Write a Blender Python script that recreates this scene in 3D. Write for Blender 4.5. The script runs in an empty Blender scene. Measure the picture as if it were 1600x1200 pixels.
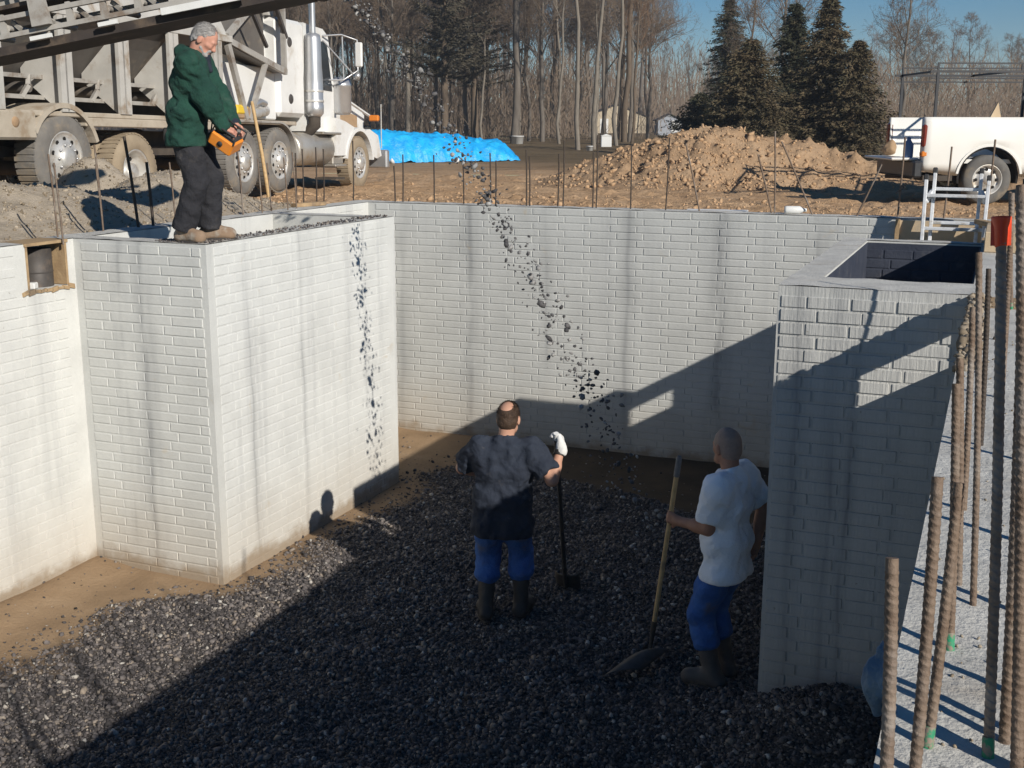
import bpy, math, random
import numpy as np
from mathutils import Vector, Matrix, Euler

random.seed(7)
RNG = np.random.default_rng(7)
SC = bpy.context.scene
COL = SC.collection
R = math.radians

# ------------------------------------------------------------------ camera
CAMZ = 3.645
yaw, pitch, roll = R(22.235), R(12.488), R(0.143)
fw = Vector((-math.sin(yaw) * math.cos(pitch), math.cos(yaw) * math.cos(pitch), -math.sin(pitch)))
rt = Vector((math.cos(yaw), math.sin(yaw), 0))
up = rt.cross(fw)
r2 = rt * math.cos(roll) + up * math.sin(roll)
u2 = up * math.cos(roll) - rt * math.sin(roll)
cd = bpy.data.cameras.new('camera')
cam = bpy.data.objects.new('camera', cd)
COL.objects.link(cam)
m = Matrix((r2, u2, -fw)).transposed().to_4x4()
m.translation = (0, 0, CAMZ)
cam.matrix_world = m
cd.sensor_width = 36.0
cd.lens = 1845.25 / 1600 * 36.0
cd.clip_start = 0.05
cd.clip_end = 2000
SC.camera = cam
CAMP = np.array([0, 0, CAMZ])

# ------------------------------------------------------------------ light
SUN_EL, SUN_AZ = 26.3, 121.17          # azimuth clockwise from +Y, where the sun stands
w = bpy.data.worlds.new('World')
SC.world = w
w.use_nodes = True
nt = w.node_tree
for n in list(nt.nodes):
    nt.nodes.remove(n)
sky = nt.nodes.new('ShaderNodeTexSky')
sky.sky_type = 'NISHITA'
sky.sun_disc = False
sky.sun_elevation = R(SUN_EL)
sky.sun_rotation = R(SUN_AZ)
sky.altitude = 1500
sky.air_density = 1.0
sky.dust_density = 0.0
sky.ozone_density = 3.2
bg = nt.nodes.new('ShaderNodeBackground')
bg.inputs['Strength'].default_value = 0.062
wo = nt.nodes.new('ShaderNodeOutputWorld')
hs_ = nt.nodes.new('ShaderNodeHueSaturation')
hs_.inputs['Saturation'].default_value = 1.4
nt.links.new(sky.outputs[0], hs_.inputs['Color'])
nt.links.new(hs_.outputs[0], bg.inputs['Color'])
nt.links.new(bg.outputs[0], wo.inputs['Surface'])

sd = bpy.data.lights.new('sun', 'SUN')
sd.energy = 5.0
sd.angle = R(0.5)
sd.color = (1.0, 0.94, 0.85)
sun = bpy.data.objects.new('sun', sd)
COL.objects.link(sun)
SUND = Vector((-0.767, 0.464, -0.443)).normalized()
sun.rotation_euler = SUND.to_track_quat('-Z', 'Y').to_euler()
sun.location = (8, -5, 12)

SC.view_settings.view_transform = 'Standard'
SC.view_settings.look = 'None'
SC.view_settings.gamma = 1.0
SC.view_settings.exposure = 0.12
SC.render.engine = 'CYCLES'
SC.cycles.max_bounces = 6
SC.cycles.use_denoising = True

# ------------------------------------------------------------------ helpers
def setp(o, label=None, cat=None, group=None, kind=None):
    if label: o['label'] = label
    if cat: o['category'] = cat
    if group: o['group'] = group
    if kind: o['kind'] = kind
    return o

def link(name, me, parent=None, loc=None, rot=None):
    o = bpy.data.objects.new(name, me)
    COL.objects.link(o)
    if parent is not None: o.parent = parent
    if loc is not None: o.location = loc
    if rot is not None: o.rotation_euler = rot
    return o

def thing(name, label, cat, loc=(0, 0, 0), rot=(0, 0, 0), group=None):
    o = link(name, None, None, loc, rot)
    o.empty_display_size = 0.2
    return setp(o, label, cat, group)

def npmesh(name, V, F, mat=None, smooth=False, attr=None):
    V = np.asarray(V, np.float32).reshape(-1, 3)
    F = np.asarray(F, np.int32)
    me = bpy.data.meshes.new(name)
    k = F.shape[1]
    me.vertices.add(len(V)); me.vertices.foreach_set('co', V.ravel())
    me.loops.add(F.size); me.loops.foreach_set('vertex_index', F.ravel())
    me.polygons.add(len(F))
    me.polygons.foreach_set('loop_start', np.arange(len(F), dtype=np.int32) * k)
    try:
        me.polygons.foreach_set('loop_total', np.full(len(F), k, np.int32))
    except Exception:
        pass
    me.update(calc_edges=True)
    me.validate()
    if smooth:
        me.polygons.foreach_set('use_smooth', np.ones(len(me.polygons), bool))
    if attr is not None:
        for an, av in attr.items():
            a = me.attributes.new(an, 'FLOAT', 'POINT')
            a.data.foreach_set('value', np.asarray(av, np.float32))
    if mat is not None: me.materials.append(mat)
    return me

class MB:
    """collects simple shapes into one mesh"""
    def __init__(s): s.v = []; s.f = []; s.sm = []
    def add(s, V, F, smooth=False):
        b = len(s.v)
        s.v += [tuple(p) for p in V]
        s.f += [tuple(i + b for i in f) for f in F]
        s.sm += [smooth] * len(F)
        return s
    def box(s, x0, x1, y0, y1, z0, z1, bev=0.0):
        if bev <= 0:
            V = [(x, y, z) for z in (z0, z1) for y in (y0, y1) for x in (x0, x1)]
            F = [(0, 2, 3, 1), (4, 5, 7, 6), (0, 1, 5, 4), (2, 6, 7, 3), (0, 4, 6, 2), (1, 3, 7, 5)]
            return s.add(V, F)
        b = min(bev, (x1 - x0) * .45, (y1 - y0) * .45, (z1 - z0) * .45)
        X = (x0, x1); Y = (y0, y1); Z = (z0, z1)
        V = []; ix = {}
        for i in (0, 1):
            for j in (0, 1):
                for k in (0, 1):
                    sx, sy, sz = (b if i == 0 else -b), (b if j == 0 else -b), (b if k == 0 else -b)
                    ix[i, j, k, 0] = len(V); V.append((X[i], Y[j] + sy, Z[k] + sz))
                    ix[i, j, k, 1] = len(V); V.append((X[i] + sx, Y[j], Z[k] + sz))
                    ix[i, j, k, 2] = len(V); V.append((X[i] + sx, Y[j] + sy, Z[k]))
        F = []
        for a in range(3):
            for e in (0, 1):
                q = []
                for (p, t) in ((0, 0), (1, 0), (1, 1), (0, 1)):
                    c = [0, 0, 0]; c[a] = e; c[(a + 1) % 3] = p; c[(a + 2) % 3] = t
                    q.append(ix[c[0], c[1], c[2], a])
                F.append(tuple(q) if e else tuple(reversed(q)))
        for a in range(3):
            b1, b2 = (a + 1) % 3, (a + 2) % 3
            for e in (0, 1):
                for g in (0, 1):
                    c0 = [0, 0, 0]; c0[b1] = e; c0[b2] = g
                    c1 = list(c0); c1[a] = 1
                    q = (ix[c0[0], c0[1], c0[2], b1], ix[c1[0], c1[1], c1[2], b1], ix[c1[0], c1[1], c1[2], b2], ix[c0[0], c0[1], c0[2], b2])
                    F.append(q if (e + g) % 2 else tuple(reversed(q)))
        for i in (0, 1):
            for j in (0, 1):
                for k in (0, 1):
                    t = (ix[i, j, k, 0], ix[i, j, k, 1], ix[i, j, k, 2])
                    F.append(t if (i + j + k) % 2 else tuple(reversed(t)))
        return s.add(V, F)
    def obox(s, c, ax, ay, az, hx, hy, hz, bev=0.0):
        t = MB().box(-hx, hx, -hy, hy, -hz, hz, bev)
        c = Vector(c); ax = Vector(ax).normalized(); ay = Vector(ay).normalized(); az = Vector(az).normalized()
        return s.add([c + ax * p[0] + ay * p[1] + az * p[2] for p in t.v], t.f)
    def bar(s, a, b, wx, wz, upv=(0, 0, 1), bev=0.0):
        a = Vector(a); b = Vector(b); d = b - a; L = d.length; d.normalize()
        sx = d.cross(Vector(upv))
        if sx.length < 1e-4: sx = d.cross(Vector((1, 0, 0)))
        sx.normalize(); uz = sx.cross(d)
        return s.obox((a + b) / 2, sx, d, uz, wx / 2, L / 2, wz / 2, bev)
    def tube(s, pts, rad, n=8, caps=True, smooth=True, squash=None):
        P = [Vector(p) for p in pts]
        if not hasattr(rad, '__len__'): rad = [rad] * len(P)
        V = []; F = []
        ref = None
        for i, p in enumerate(P):
            d = (P[min(i + 1, len(P) - 1)] - P[max(i - 1, 0)]).normalized()
            if ref is None:
                ref = d.orthogonal().normalized()
            ref = (ref - d * ref.dot(d))
            if ref.length < 1e-5: ref = d.orthogonal()
            ref.normalize()
            q = d.cross(ref)
            for k in range(n):
                a = 2 * math.pi * k / n
                V.append(p + (ref * math.cos(a) + q * math.sin(a)) * rad[i])
        for i in range(len(P) - 1):
            for k in range(n):
                F.append((i * n + k, i * n + (k + 1) % n, (i + 1) * n + (k + 1) % n, (i + 1) * n + k))
        s.add(V, F, smooth)
        if caps:
            s.add(V[:n], [tuple(reversed(range(n)))]); s.add(V[-n:], [tuple(range(n))])
        return s
    def lathe(s, prof, n=24, origin=(0, 0, 0), axis=(0, 0, 1), smooth=True, a0=0.0, a1=2 * math.pi):
        ax = Vector(axis).normalized(); e1 = ax.orthogonal().normalized(); e2 = ax.cross(e1); o = Vector(origin)
        V = []; F = []
        full = abs(a1 - a0 - 2 * math.pi) < 1e-6
        m_ = n if full else n + 1
        for (r, h) in prof:
            for k in range(m_):
                a = a0 + (a1 - a0) * k / n
                V.append(o + ax * h + (e1 * math.cos(a) + e2 * math.sin(a)) * r)
        for i in range(len(prof) - 1):
            for k in range(n):
                k2 = (k + 1) % m_ if full else k + 1
                F.append((i * m_ + k, i * m_ + k2, (i + 1) * m_ + k2, (i + 1) * m_ + k))
        return s.add(V, F, smooth)
    def prism(s, poly, ax_u, ax_v, ax_n, origin, t):
        """poly in (u,v), thickness t along n"""
        o = Vector(origin); U = Vector(ax_u); W = Vector(ax_v); N = Vector(ax_n)
        n = len(poly)
        V = [o + U * p[0] + W * p[1] for p in poly] + [o + U * p[0] + W * p[1] + N * t for p in poly]
        F = [tuple(reversed(range(n))), tuple(range(n, 2 * n))] + [(i, (i + 1) % n, n + (i + 1) % n, n + i) for i in range(n)]
        return s.add(V, F)
    def mesh(s, name, mat=None):
        me = bpy.data.meshes.new(name)
        me.from_pydata([tuple(p) for p in s.v], [], s.f)
        me.update()
        me.polygons.foreach_set('use_smooth', s.sm)
        if mat is not None: me.materials.append(mat)
        return me
    def build(s, name, mat, parent=None, loc=None, rot=None):
        return link(name, s.mesh(name, mat), parent, loc, rot)

def noise2(x, y, seed=0, oct=4, f=1.0, gain=.5):
    """cheap smooth value noise on arrays"""
    x = np.asarray(x, float); y = np.asarray(y, float)
    out = np.zeros(np.broadcast(x, y).shape); amp = 1.0; tot = 0
    for o in range(oct):
        xs = x * f + 17.3 * o + seed * 3.7; ys = y * f - 9.1 * o + seed * 5.3
        xi = np.floor(xs).astype(np.int64); yi = np.floor(ys).astype(np.int64)
        fx = xs - xi; fy = ys - yi; fx = fx * fx * (3 - 2 * fx); fy = fy * fy * (3 - 2 * fy)
        def h(a, b):
            n = (a * 374761393 + b * 668265263 + (seed + o) * 1274126177) & 0x7fffffff
            n = ((n ^ (n >> 13)) * 1274126177) & 0x7fffffff
            return ((n ^ (n >> 16)) & 0xffff) / 65535.0
        v = (h(xi, yi) * (1 - fx) + h(xi + 1, yi) * fx) * (1 - fy) + (h(xi, yi + 1) * (1 - fx) + h(xi + 1, yi + 1) * fx) * fy
        out += amp * (v * 2 - 1); tot += amp; amp *= gain; f *= 2
    return out / tot

def grid(xs, ys, zf):
    X, Y = np.meshgrid(xs, ys, indexing='ij')
    Z = zf(X, Y)
    V = np.stack([X, Y, Z], -1).reshape(-1, 3)
    nx, ny = len(xs), len(ys)
    i = np.arange(nx * ny).reshape(nx, ny)
    F = np.stack([i[:-1, :-1], i[1:, :-1], i[1:, 1:], i[:-1, 1:]], -1).reshape(-1, 4)
    return V, F

def merge(parts):
    Vs = []; Fs = []; b = 0
    for V, F in parts:
        Vs.append(V); Fs.append(F + b); b += len(V)
    return np.concatenate(Vs), np.concatenate(Fs)

# ------------------------------------------------------------------ materials
class NT:
    def __init__(s, name):
        s.m = bpy.data.materials.new(name); s.m.use_nodes = True
        s.t = s.m.node_tree; s.n = s.t.nodes; s.l = s.t.links
        s.b = s.n['Principled BSDF']
        s.geo = s.n.new('ShaderNodeNewGeometry')
        s.tc = None
    def pos(s, kind='Position'):
        if kind == 'Position': return s.geo.outputs['Position']
        if s.tc is None: s.tc = s.n.new('ShaderNodeTexCoord')
        return s.tc.outputs['Object']
    def node(s, typ, **kw):
        n = s.n.new(typ)
        for k, v in kw.items(): setattr(n, k, v)
        return n
    def scaled(s, vec, sc):
        mp = s.n.new('ShaderNodeMapping'); mp.inputs['Scale'].default_value = sc
        s.l.new(vec, mp.inputs['Vector']); return mp.outputs[0]
    def noise(s, vec, scale, detail=4, rough=.55, dist=0):
        n = s.n.new('ShaderNodeTexNoise'); n.inputs['Scale'].default_value = scale
        n.inputs['Detail'].default_value = detail; n.inputs['Roughness'].default_value = rough; n.inputs['Distortion'].default_value = dist
        s.l.new(vec, n.inputs['Vector']); return n.outputs['Fac']
    def ramp(s, fac, stops):
        r = s.n.new('ShaderNodeValToRGB'); e = r.color_ramp.elements
        e[0].position, e[0].color = stops[0][0], tuple(stops[0][1]) + (1,)
        e[1].position, e[1].color = stops[-1][0], tuple(stops[-1][1]) + (1,)
        for p, c in stops[1:-1]:
            x = e.new(p); x.color = tuple(c) + (1,)
        s.l.new(fac, r.inputs['Fac']); return r.outputs['Color']
    def math(s, op, a, b=None, clamp=False):
        n = s.n.new('ShaderNodeMath'); n.operation = op; n.use_clamp = clamp
        for i, q in enumerate((a, b)):
            if q is None: continue
            if isinstance(q, (int, float)): n.inputs[i].default_value = q
            else: s.l.new(q, n.inputs[i])
        return n.outputs[0]
    def mrange(s, v, a, b, c=0., d=1.):
        n = s.n.new('ShaderNodeMapRange'); n.interpolation_type = 'SMOOTHSTEP'
        s.l.new(v, n.inputs['Value'])
        for k, q in zip(('From Min', 'From Max', 'To Min', 'To Max'), (a, b, c, d)): n.inputs[k].default_value = q
        return n.outputs[0]
    def mix(s, fac, a, b, mode='MIX'):
        n = s.n.new('ShaderNodeMix'); n.data_type = 'RGBA'; n.blend_type = mode; n.clamp_factor = True
        if isinstance(fac, (int, float)): n.inputs[0].default_value = fac
        else: s.l.new(fac, n.inputs[0])
        for i, q in ((6, a), (7, b)):
            if isinstance(q, tuple): n.inputs[i].default_value = tuple(q) + (1,) if len(q) == 3 else q
            else: s.l.new(q, n.inputs[i])
        return n.outputs[2]
    def sep(s, v):
        n = s.n.new('ShaderNodeSeparateXYZ'); s.l.new(v, n.inputs[0]); return n.outputs
    def bump(s, h, strength, dist=.01):
        n = s.n.new('ShaderNodeBump'); n.inputs['Strength'].default_value = strength; n.inputs['Distance'].default_value = dist
        s.l.new(h, n.inputs['Height']); s.l.new(n.outputs[0], s.b.inputs['Normal'])
    def attr(s, name):
        n = s.n.new('ShaderNodeAttribute'); n.attribute_name = name; return n.outputs['Fac']
    def out(s, col, rough=.8, metal=0., spec=.3):
        if isinstance(col, tuple): s.b.inputs['Base Color'].default_value = tuple(col) + (1,)
        else: s.l.new(col, s.b.inputs['Base Color'])
        if isinstance(rough, (int, float)): s.b.inputs['Roughness'].default_value = rough
        else: s.l.new(rough, s.b.inputs['Roughness'])
        s.b.inputs['Metallic'].default_value = metal
        s.b.inputs['Specular IOR Level'].default_value = spec
        return s.m

def pm(name, c1, c2=None, scale=6., rough=.8, metal=0., bump=.0, bscale=40., spec=.3, co='Object', dirt=None, dscale=2.5, dlo=.5, dhi=.7, bdist=.01):
    """mottled two-tone material with optional dirt and fine relief"""
    t = NT(name); p = t.pos(co)
    if c2 is None: c2 = tuple(q * .75 for q in c1)
    f = t.noise(p, scale, 6, .6)
    col = t.ramp(f, [(.3, c1), (.7, c2)])
    if dirt is not None:
        g = t.mrange(t.noise(p, dscale, 6, .65), dlo, dhi)
        col = t.mix(g, col, dirt)
    if bump: t.bump(t.noise(p, bscale, 4, .6), bump, bdist)
    return t.out(col, rough, metal, spec)

def wall_mat(name, base, axis, streaks, rake=0., extra=None):
    """cast concrete: mottling, dark vertical streaks at given places, soil splashed on the foot"""
    t = NT(name); p = t.pos()
    x, y, z = t.sep(p)
    f = t.noise(p, 2.2, 8, .62)
    hi = tuple(min(1, q * 1.06) for q in base); lo = tuple(q * .86 for q in base)
    col = t.ramp(f, [(.3, lo), (.55, base), (.75, hi)])
    fine = t.noise(p, 60, 3, .6)
    col = t.mix(.18, col, t.ramp(fine, [(.35, tuple(q * .8 for q in base)), (.65, hi)]))
    c = x if axis == 'x' else y
    wob = t.math('MULTIPLY', t.math('SUBTRACT', t.noise(t.scaled(p, (1, 1, 1)), 1.6, 2), .5), .09)
    cw = t.math('ADD', c, wob)
    vs = t.noise(t.scaled(p, (3, 3, .55)), 1.5, 4, .6)
    for (q, wd, st) in streaks:
        d = t.math('ABSOLUTE', t.math('SUBTRACT', cw, q))
        g = t.math('ADD', t.mrange(d, 0., wd * 2.4, .55, 0.), t.mrange(d, 0., wd * .6, .4, 0.))
        g = t.math('MULTIPLY', t.math('MULTIPLY', g, t.mrange(vs, .3, .62)), st)
        col = t.mix(g, col, (.2, .205, .21))
    # faint general vertical washes
    vw = t.noise(t.scaled(p, (5, 5, .25)), 1.2, 5, .6)
    col = t.mix(t.mrange(vw,   .50, .78, 0, .36), col, (.29, .295, .30))
    # rust and mud blotches
    bl = t.mrange(t.noise(p, 3.1, 5, .6, .6), .66, .76, 0, .5)
    col = t.mix(bl, col, (.46, .38, .27))
    sp = t.mrange(t.noise(p, 26, 2, .5), .74, .8, 0, .5)
    col = t.mix(sp, col, (.2, .17, .13))
    zz = t.math('ADD', z, t.math('MULTIPLY', t.math('SUBTRACT', t.noise(p, 5, 5, .6), .5), .35))
    col = t.mix(t.mrange(zz, .06, .22, .92, 0.), col, (.20, .145, .095))
    col = t.mix(t.mrange(zz, .1, .95, .38, 0.), col, (.42, .35, .26))
    h = t.math('ADD', t.noise(p, 45, 4, .6), t.math('MULTIPLY', t.noise(p, 140, 2, .6), .5))
    if rake:
        h = t.math('ADD', h, t.math('MULTIPLY', t.noise(t.scaled(p, (75, 75, 6)), 1., 2, .5), 3.2))
    t.bump(h, .35 if not rake else rake, .006)
    return t.out(col, .88, 0, .25)

M = {}
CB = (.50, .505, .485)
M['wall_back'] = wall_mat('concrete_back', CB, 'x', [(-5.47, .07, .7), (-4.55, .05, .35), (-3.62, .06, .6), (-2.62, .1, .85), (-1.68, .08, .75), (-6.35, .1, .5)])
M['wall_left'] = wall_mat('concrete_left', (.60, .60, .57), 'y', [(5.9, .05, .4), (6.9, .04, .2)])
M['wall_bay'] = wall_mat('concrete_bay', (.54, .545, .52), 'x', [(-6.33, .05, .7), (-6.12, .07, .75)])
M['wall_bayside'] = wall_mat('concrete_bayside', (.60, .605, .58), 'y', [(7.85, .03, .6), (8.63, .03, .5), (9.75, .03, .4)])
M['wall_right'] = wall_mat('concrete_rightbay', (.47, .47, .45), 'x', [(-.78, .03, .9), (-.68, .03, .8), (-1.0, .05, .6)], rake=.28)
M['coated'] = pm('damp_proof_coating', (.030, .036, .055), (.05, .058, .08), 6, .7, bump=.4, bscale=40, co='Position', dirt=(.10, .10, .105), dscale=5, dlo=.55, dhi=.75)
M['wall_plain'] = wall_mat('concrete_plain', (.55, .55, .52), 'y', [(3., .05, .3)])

def concrete_top():
    t = NT('concrete_top'); p = t.pos()
    col = t.ramp(t.noise(p, 7, 8, .65), [(.3, (.42, .41, .38)), (.6, (.56, .55, .51)), (.8, (.62, .61, .57))])
    col = t.mix(t.mrange(t.noise(p, 38, 3, .6), .66, .74, 0, .75), col, (.12, .11, .10))
    col = t.mix(t.mrange(t.noise(p, 3, 5, .6), .55, .75, 0, .5), col, (.36, .29, .21))
    t.bump(t.noise(p, 55, 5, .65), .6, .012)
    return t.out(col, .9, 0, .2)
M['ctop'] = concrete_top()

def dirt_mat(name, a, b, c, far=False):
    t = NT(name); p = t.pos(); x, y, z = t.sep(p)
    f = t.noise(p, 1.3, 8, .65)
    col = t.ramp(f, [(.28, a), (.5, b), (.75, c)])
    col = t.mix(t.mrange(t.noise(p, 14, 5, .7), .5, .72, 0, .55), col, tuple(q * .45 for q in a))
    col = t.mix(t.mrange(t.noise(p, 9, 4, .6), .64, .74, 0, .5), col, tuple(min(1, q * 1.35) for q in c))
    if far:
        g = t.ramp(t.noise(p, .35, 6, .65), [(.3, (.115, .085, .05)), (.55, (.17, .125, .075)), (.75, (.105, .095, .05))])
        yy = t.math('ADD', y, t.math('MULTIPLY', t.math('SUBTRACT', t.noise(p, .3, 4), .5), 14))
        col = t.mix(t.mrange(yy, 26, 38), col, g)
    t.bump(t.math('ADD', t.noise(p, 22, 6, .7), t.math('MULTIPLY', t.noise(p, 6, 4, .6), 1.5)), .9, .03)
    return t.out(col, .95, 0, .1)
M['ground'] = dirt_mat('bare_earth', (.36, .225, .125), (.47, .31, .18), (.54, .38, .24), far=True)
M['mound'] = dirt_mat('dug_earth', (.26, .17, .10), (.37, .25, .152), (.45, .322, .208))
M['clod'] = pm('earth_clod', (.50, .335, .20), (.38, .25, .145), 4, .95, bump=.7, bscale=25, spec=.1, co='Position')

def pit_mat():
    t = NT('pit_soil'); p = t.pos(); x, y, z = t.sep(p)
    f = t.noise(p, 1.8, 7, .6)
    sand = t.ramp(f, [(.3, (.225, .152, .09)), (.55, (.30, .207, .125)), (.75, (.35, .252, .16))])
    sand = t.mix(t.mrange(t.noise(p, 24, 4, .7), .58, .75, 0, .4), sand, (.17, .11, .065))
    soil = t.ramp(f, [(.3, (.055, .042, .03)), (.7, (.11, .08, .05))])
    yy = t.math('ADD', y, t.math('MULTIPLY', t.noise(p, 1.5, 4), 1.))
    xx = t.math('ADD', x, t.math('MULTIPLY', t.noise(p, 1.2, 4), .9))
    dark_back = t.math('MULTIPLY', t.mrange(yy, 9.6, 10.8), t.mrange(xx, -4.9, -3.9))  # soil turns darker towards the back right of the pit floor
    col = t.mix(dark_back, sand, soil)
    grav = t.ramp(t.noise(p, 70, 3, .6), [(.35, (.028, .026, .026)), (.65, (.105, .092, .082))])
    col = t.mix(t.attr('gravel'), col, grav)
    t.bump(t.noise(p, 30, 6, .7), .6, .02)
    return t.out(col, .95, 0, .15)
M['pit'] = pit_mat()

def stone_mat(name, stops, spec=.35):
    t = NT(name); p = t.pos()
    col = t.ramp(t.attr('rnd'), stops)
    col = t.mix(t.mrange(t.noise(p, 50, 3, .6), .4, .7, 0, .35), col, tuple(q * .6 for q in stops[0][1]))
    return t.out(col, .8, 0, spec)
M['gravel'] = stone_mat('crushed_stone', [(0, (.03, .027, .027)), (.45, (.095, .084, .081)), (.8, (.18, .158, .147)), (.94, (.27, .22, .17)), (1, (.46, .44, .40))])
M['tangravel'] = stone_mat('tan_gravel', [(0, (.16, .125, .085)), (.5, (.27, .215, .15)), (1, (.42, .36, .28))])
M['fly'] = stone_mat('flying_stone', [(0, (.05, .048, .05)), (.6, (.12, .115, .115)), (1, (.40, .39, .37))])
M['heap'] = pm('gravel_heap', (.42, .36, .285), (.31, .262, .20), 9, .95, bump=.9, bscale=55, spec=.1, co='Position', bdist=.02)
M['darkheap'] = pm('dark_heap', (.075, .075, .078), (.04, .04, .042), 14, .95, bump=.9, bscale=60, spec=.1, co='Position')
M['rust'] = pm('rusty_steel', (.13, .088, .062), (.215, .16, .118), 30, .7, .2, bump=.4, bscale=120, co='Position', dirt=(.30, .27, .24), dscale=5, dlo=.45, dhi=.8)
M['palebar'] = pm('pale_rusty_steel', (.27, .22, .175), (.18, .13, .095), 30, .7, .2, bump=.4, bscale=120, co='Position', dirt=(.44, .41, .38), dscale=5, dlo=.45, dhi=.8)
M['darkrebar'] = pm('dark_steel', (.05, .04, .034), (.09, .07, .055), 30, .7, .3, co='Position')
M['greenpaint'] = pm('green_marking_paint', (.03, .26, .13), (.02, .19, .09), 40, .6, co='Position', dirt=(.24, .19, .15), dscale=60, dlo=.45, dhi=.6)
M['orangecap'] = pm('orange_plastic', (.80, .10, .035), (.72, .08, .03), 10, .45, spec=.5)
M['alu'] = pm('aluminium', (.74, .75, .76), (.60, .61, .62), 14, .5, .2, bump=.1, bscale=60, dirt=(.42, .39, .34), dscale=9)
M['ply'] = pm('plywood', (.58, .46, .31), (.48, .36, .225), 5, .8, bump=.2, bscale=30, dirt=(.36, .31, .24), dscale=3)
M['wood'] = pm('rough_lumber', (.42, .30, .17), (.30, .20, .11), 12, .8, bump=.4, bscale=40, dirt=(.2, .15, .1), dscale=6)
M['ashwood'] = pm('handle_wood', (.55, .38, .19), (.42, .28, .13), 20, .6, dirt=(.28, .2, .12), dscale=8)
M['steel'] = pm('worn_shovel_steel', (.09, .085, .08), (.05, .046, .043), 14, .55, .4, dirt=(.12, .09, .06), dscale=10)
M['blackgrip'] = pm('grey_grip', (.22, .21, .20), (.12, .115, .11), 30, .7)

# vehicles
M['white'] = pm('white_truck_paint', (.74, .74, .72), (.66, .655, .63), 2.5, .38, spec=.5, dirt=(.44, .38, .30), dscale=1.6, dlo=.52, dhi=.8)
M['pickwhite'] = pm('white_pickup_paint', (.76, .75, .71), (.71, .70, .65), 2., .32, spec=.5, dirt=(.62, .57, .49), dscale=1.3, dlo=.56, dhi=.85)
M['dusty'] = pm('dusty_frame', (.46, .405, .325), (.35, .30, .235), 3, .85, bump=.15, bscale=30, dirt=(.29, .22, .15), dscale=3)
M['hopper'] = pm('worn_hopper', (.50, .485, .45), (.38, .365, .335), 2.2, .7, dirt=(.27, .21, .15), dscale=2.4)
M['hopperdark'] = pm('dark_hopper_steel', (.17, .155, .14), (.11, .10, .09), 3, .6, .3, dirt=(.25, .21, .17), dscale=3)  # darker tone for the hopper's sloped plates, head and rollers
M['chassis'] = pm('grimy_chassis', (.05, .042, .036), (.09, .075, .06), 6, .85)
M['tyre'] = pm('dusty_tyre', (.20, .188, .17), (.14, .13, .118), 5, .9, bump=.3, bscale=40, dirt=(.27, .22, .16), dscale=3)
M['tyretan'] = pm('muddy_tyre', (.33, .265, .185), (.24, .19, .13), 5, .95, bump=.4, bscale=40)
M['ptyre'] = pm('grey_tyre', (.15, .145, .135), (.10, .096, .09), 6, .9, dirt=(.2, .17, .13), dscale=4)
M['rim'] = pm('aluminium_wheel', (.66, .65, .62), (.52, .50, .46), 7, .45, .5, dirt=(.45, .38, .29), dscale=6)
M['hole'] = pm('dark_opening', (.012, .011, .01), (.02, .018, .016), 8, .9)
M['chrome'] = pm('chrome', (.62, .62, .62), (.50, .50, .50), 3, .34, .7, dirt=(.5, .46, .4), dscale=4, dlo=.6, dhi=.9)
M['tank'] = pm('dull_tank', (.52, .50, .46), (.42, .39, .34), 3, .42, .6, dirt=(.38, .31, .22), dscale=3)
M['belt'] = pm('rubber_belt', (.032, .026, .024), (.055, .045, .04), 5, .8, dirt=(.12, .09, .065), dscale=3)
M['boom'] = pm('boom_steel', (.44, .42, .385), (.32, .30, .27), 4, .6, .2, dirt=(.22, .17, .13), dscale=4)
M['glass'] = pm('dark_glass', (.03, .035, .04), (.04, .045, .05), 2, .08, spec=.7)
M['amber'] = pm('amber_lens', (.70, .22, .03), (.6, .18, .02), 8, .25, spec=.6)
M['redlens'] = pm('red_lens', (.15, .022, .014), (.22, .03, .016), 8, .2, spec=.6)
M['blackpipe'] = pm('black_painted_pipe', (.022, .024, .028), (.035, .036, .04), 8, .45, spec=.5)
M['blackplastic'] = pm('black_plastic', (.03, .03, .032), (.045, .044, .043), 8, .6)
M['chairyellow'] = pm('yellow_plastic', (.75, .52, .05), (.65, .44, .04), 8, .5)
M['orange'] = pm('orange_enamel', (.80, .27, .025), (.74, .23, .02), 10, .4, spec=.5, dirt=(.5, .25, .08), dscale=7, dlo=.6, dhi=.8)
M['tarp'] = None
M['bag'] = pm('tan_sack', (.40, .27, .16), (.30, .2, .12), 9, .9, bump=.4)
M['bluebottle'] = pm('blue_plastic', (.10, .20, .38), (.08, .15, .30), 9, .3, spec=.5)
M['whiteplastic'] = pm('white_plastic', (.72, .72, .70), (.62, .62, .60), 9, .5)
M['darkpipe'] = pm('dark_metal_pipe', (.10, .092, .085), (.06, .052, .048), 6, .6, .3, dirt=(.17, .13, .1), dscale=5)

def tarp_mat():
    t = NT('blue_tarp'); p = t.pos()
    col = t.ramp(t.noise(p, 3, 4, .6), [(.35, (.012, .30, .70)), (.65, (.02, .44, .85))])
    t.bump(t.noise(p, 5, 6, .6), .8, .08)
    return t.out(col, .38, 0, .5)
M['tarp'] = tarp_mat()

def plastic_bag_mat():
    t = NT('thin_blue_plastic'); p = t.pos('Object')
    col = t.ramp(t.noise(p, 7, 4, .6), [(.35, (.05, .12, .22)), (.65, (.20, .26, .31))])
    t.bump(t.noise(p, 60, 4, .6), .8, .01)
    return t.out(col, .6, 0, .3)
M['pbag'] = plastic_bag_mat()

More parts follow.
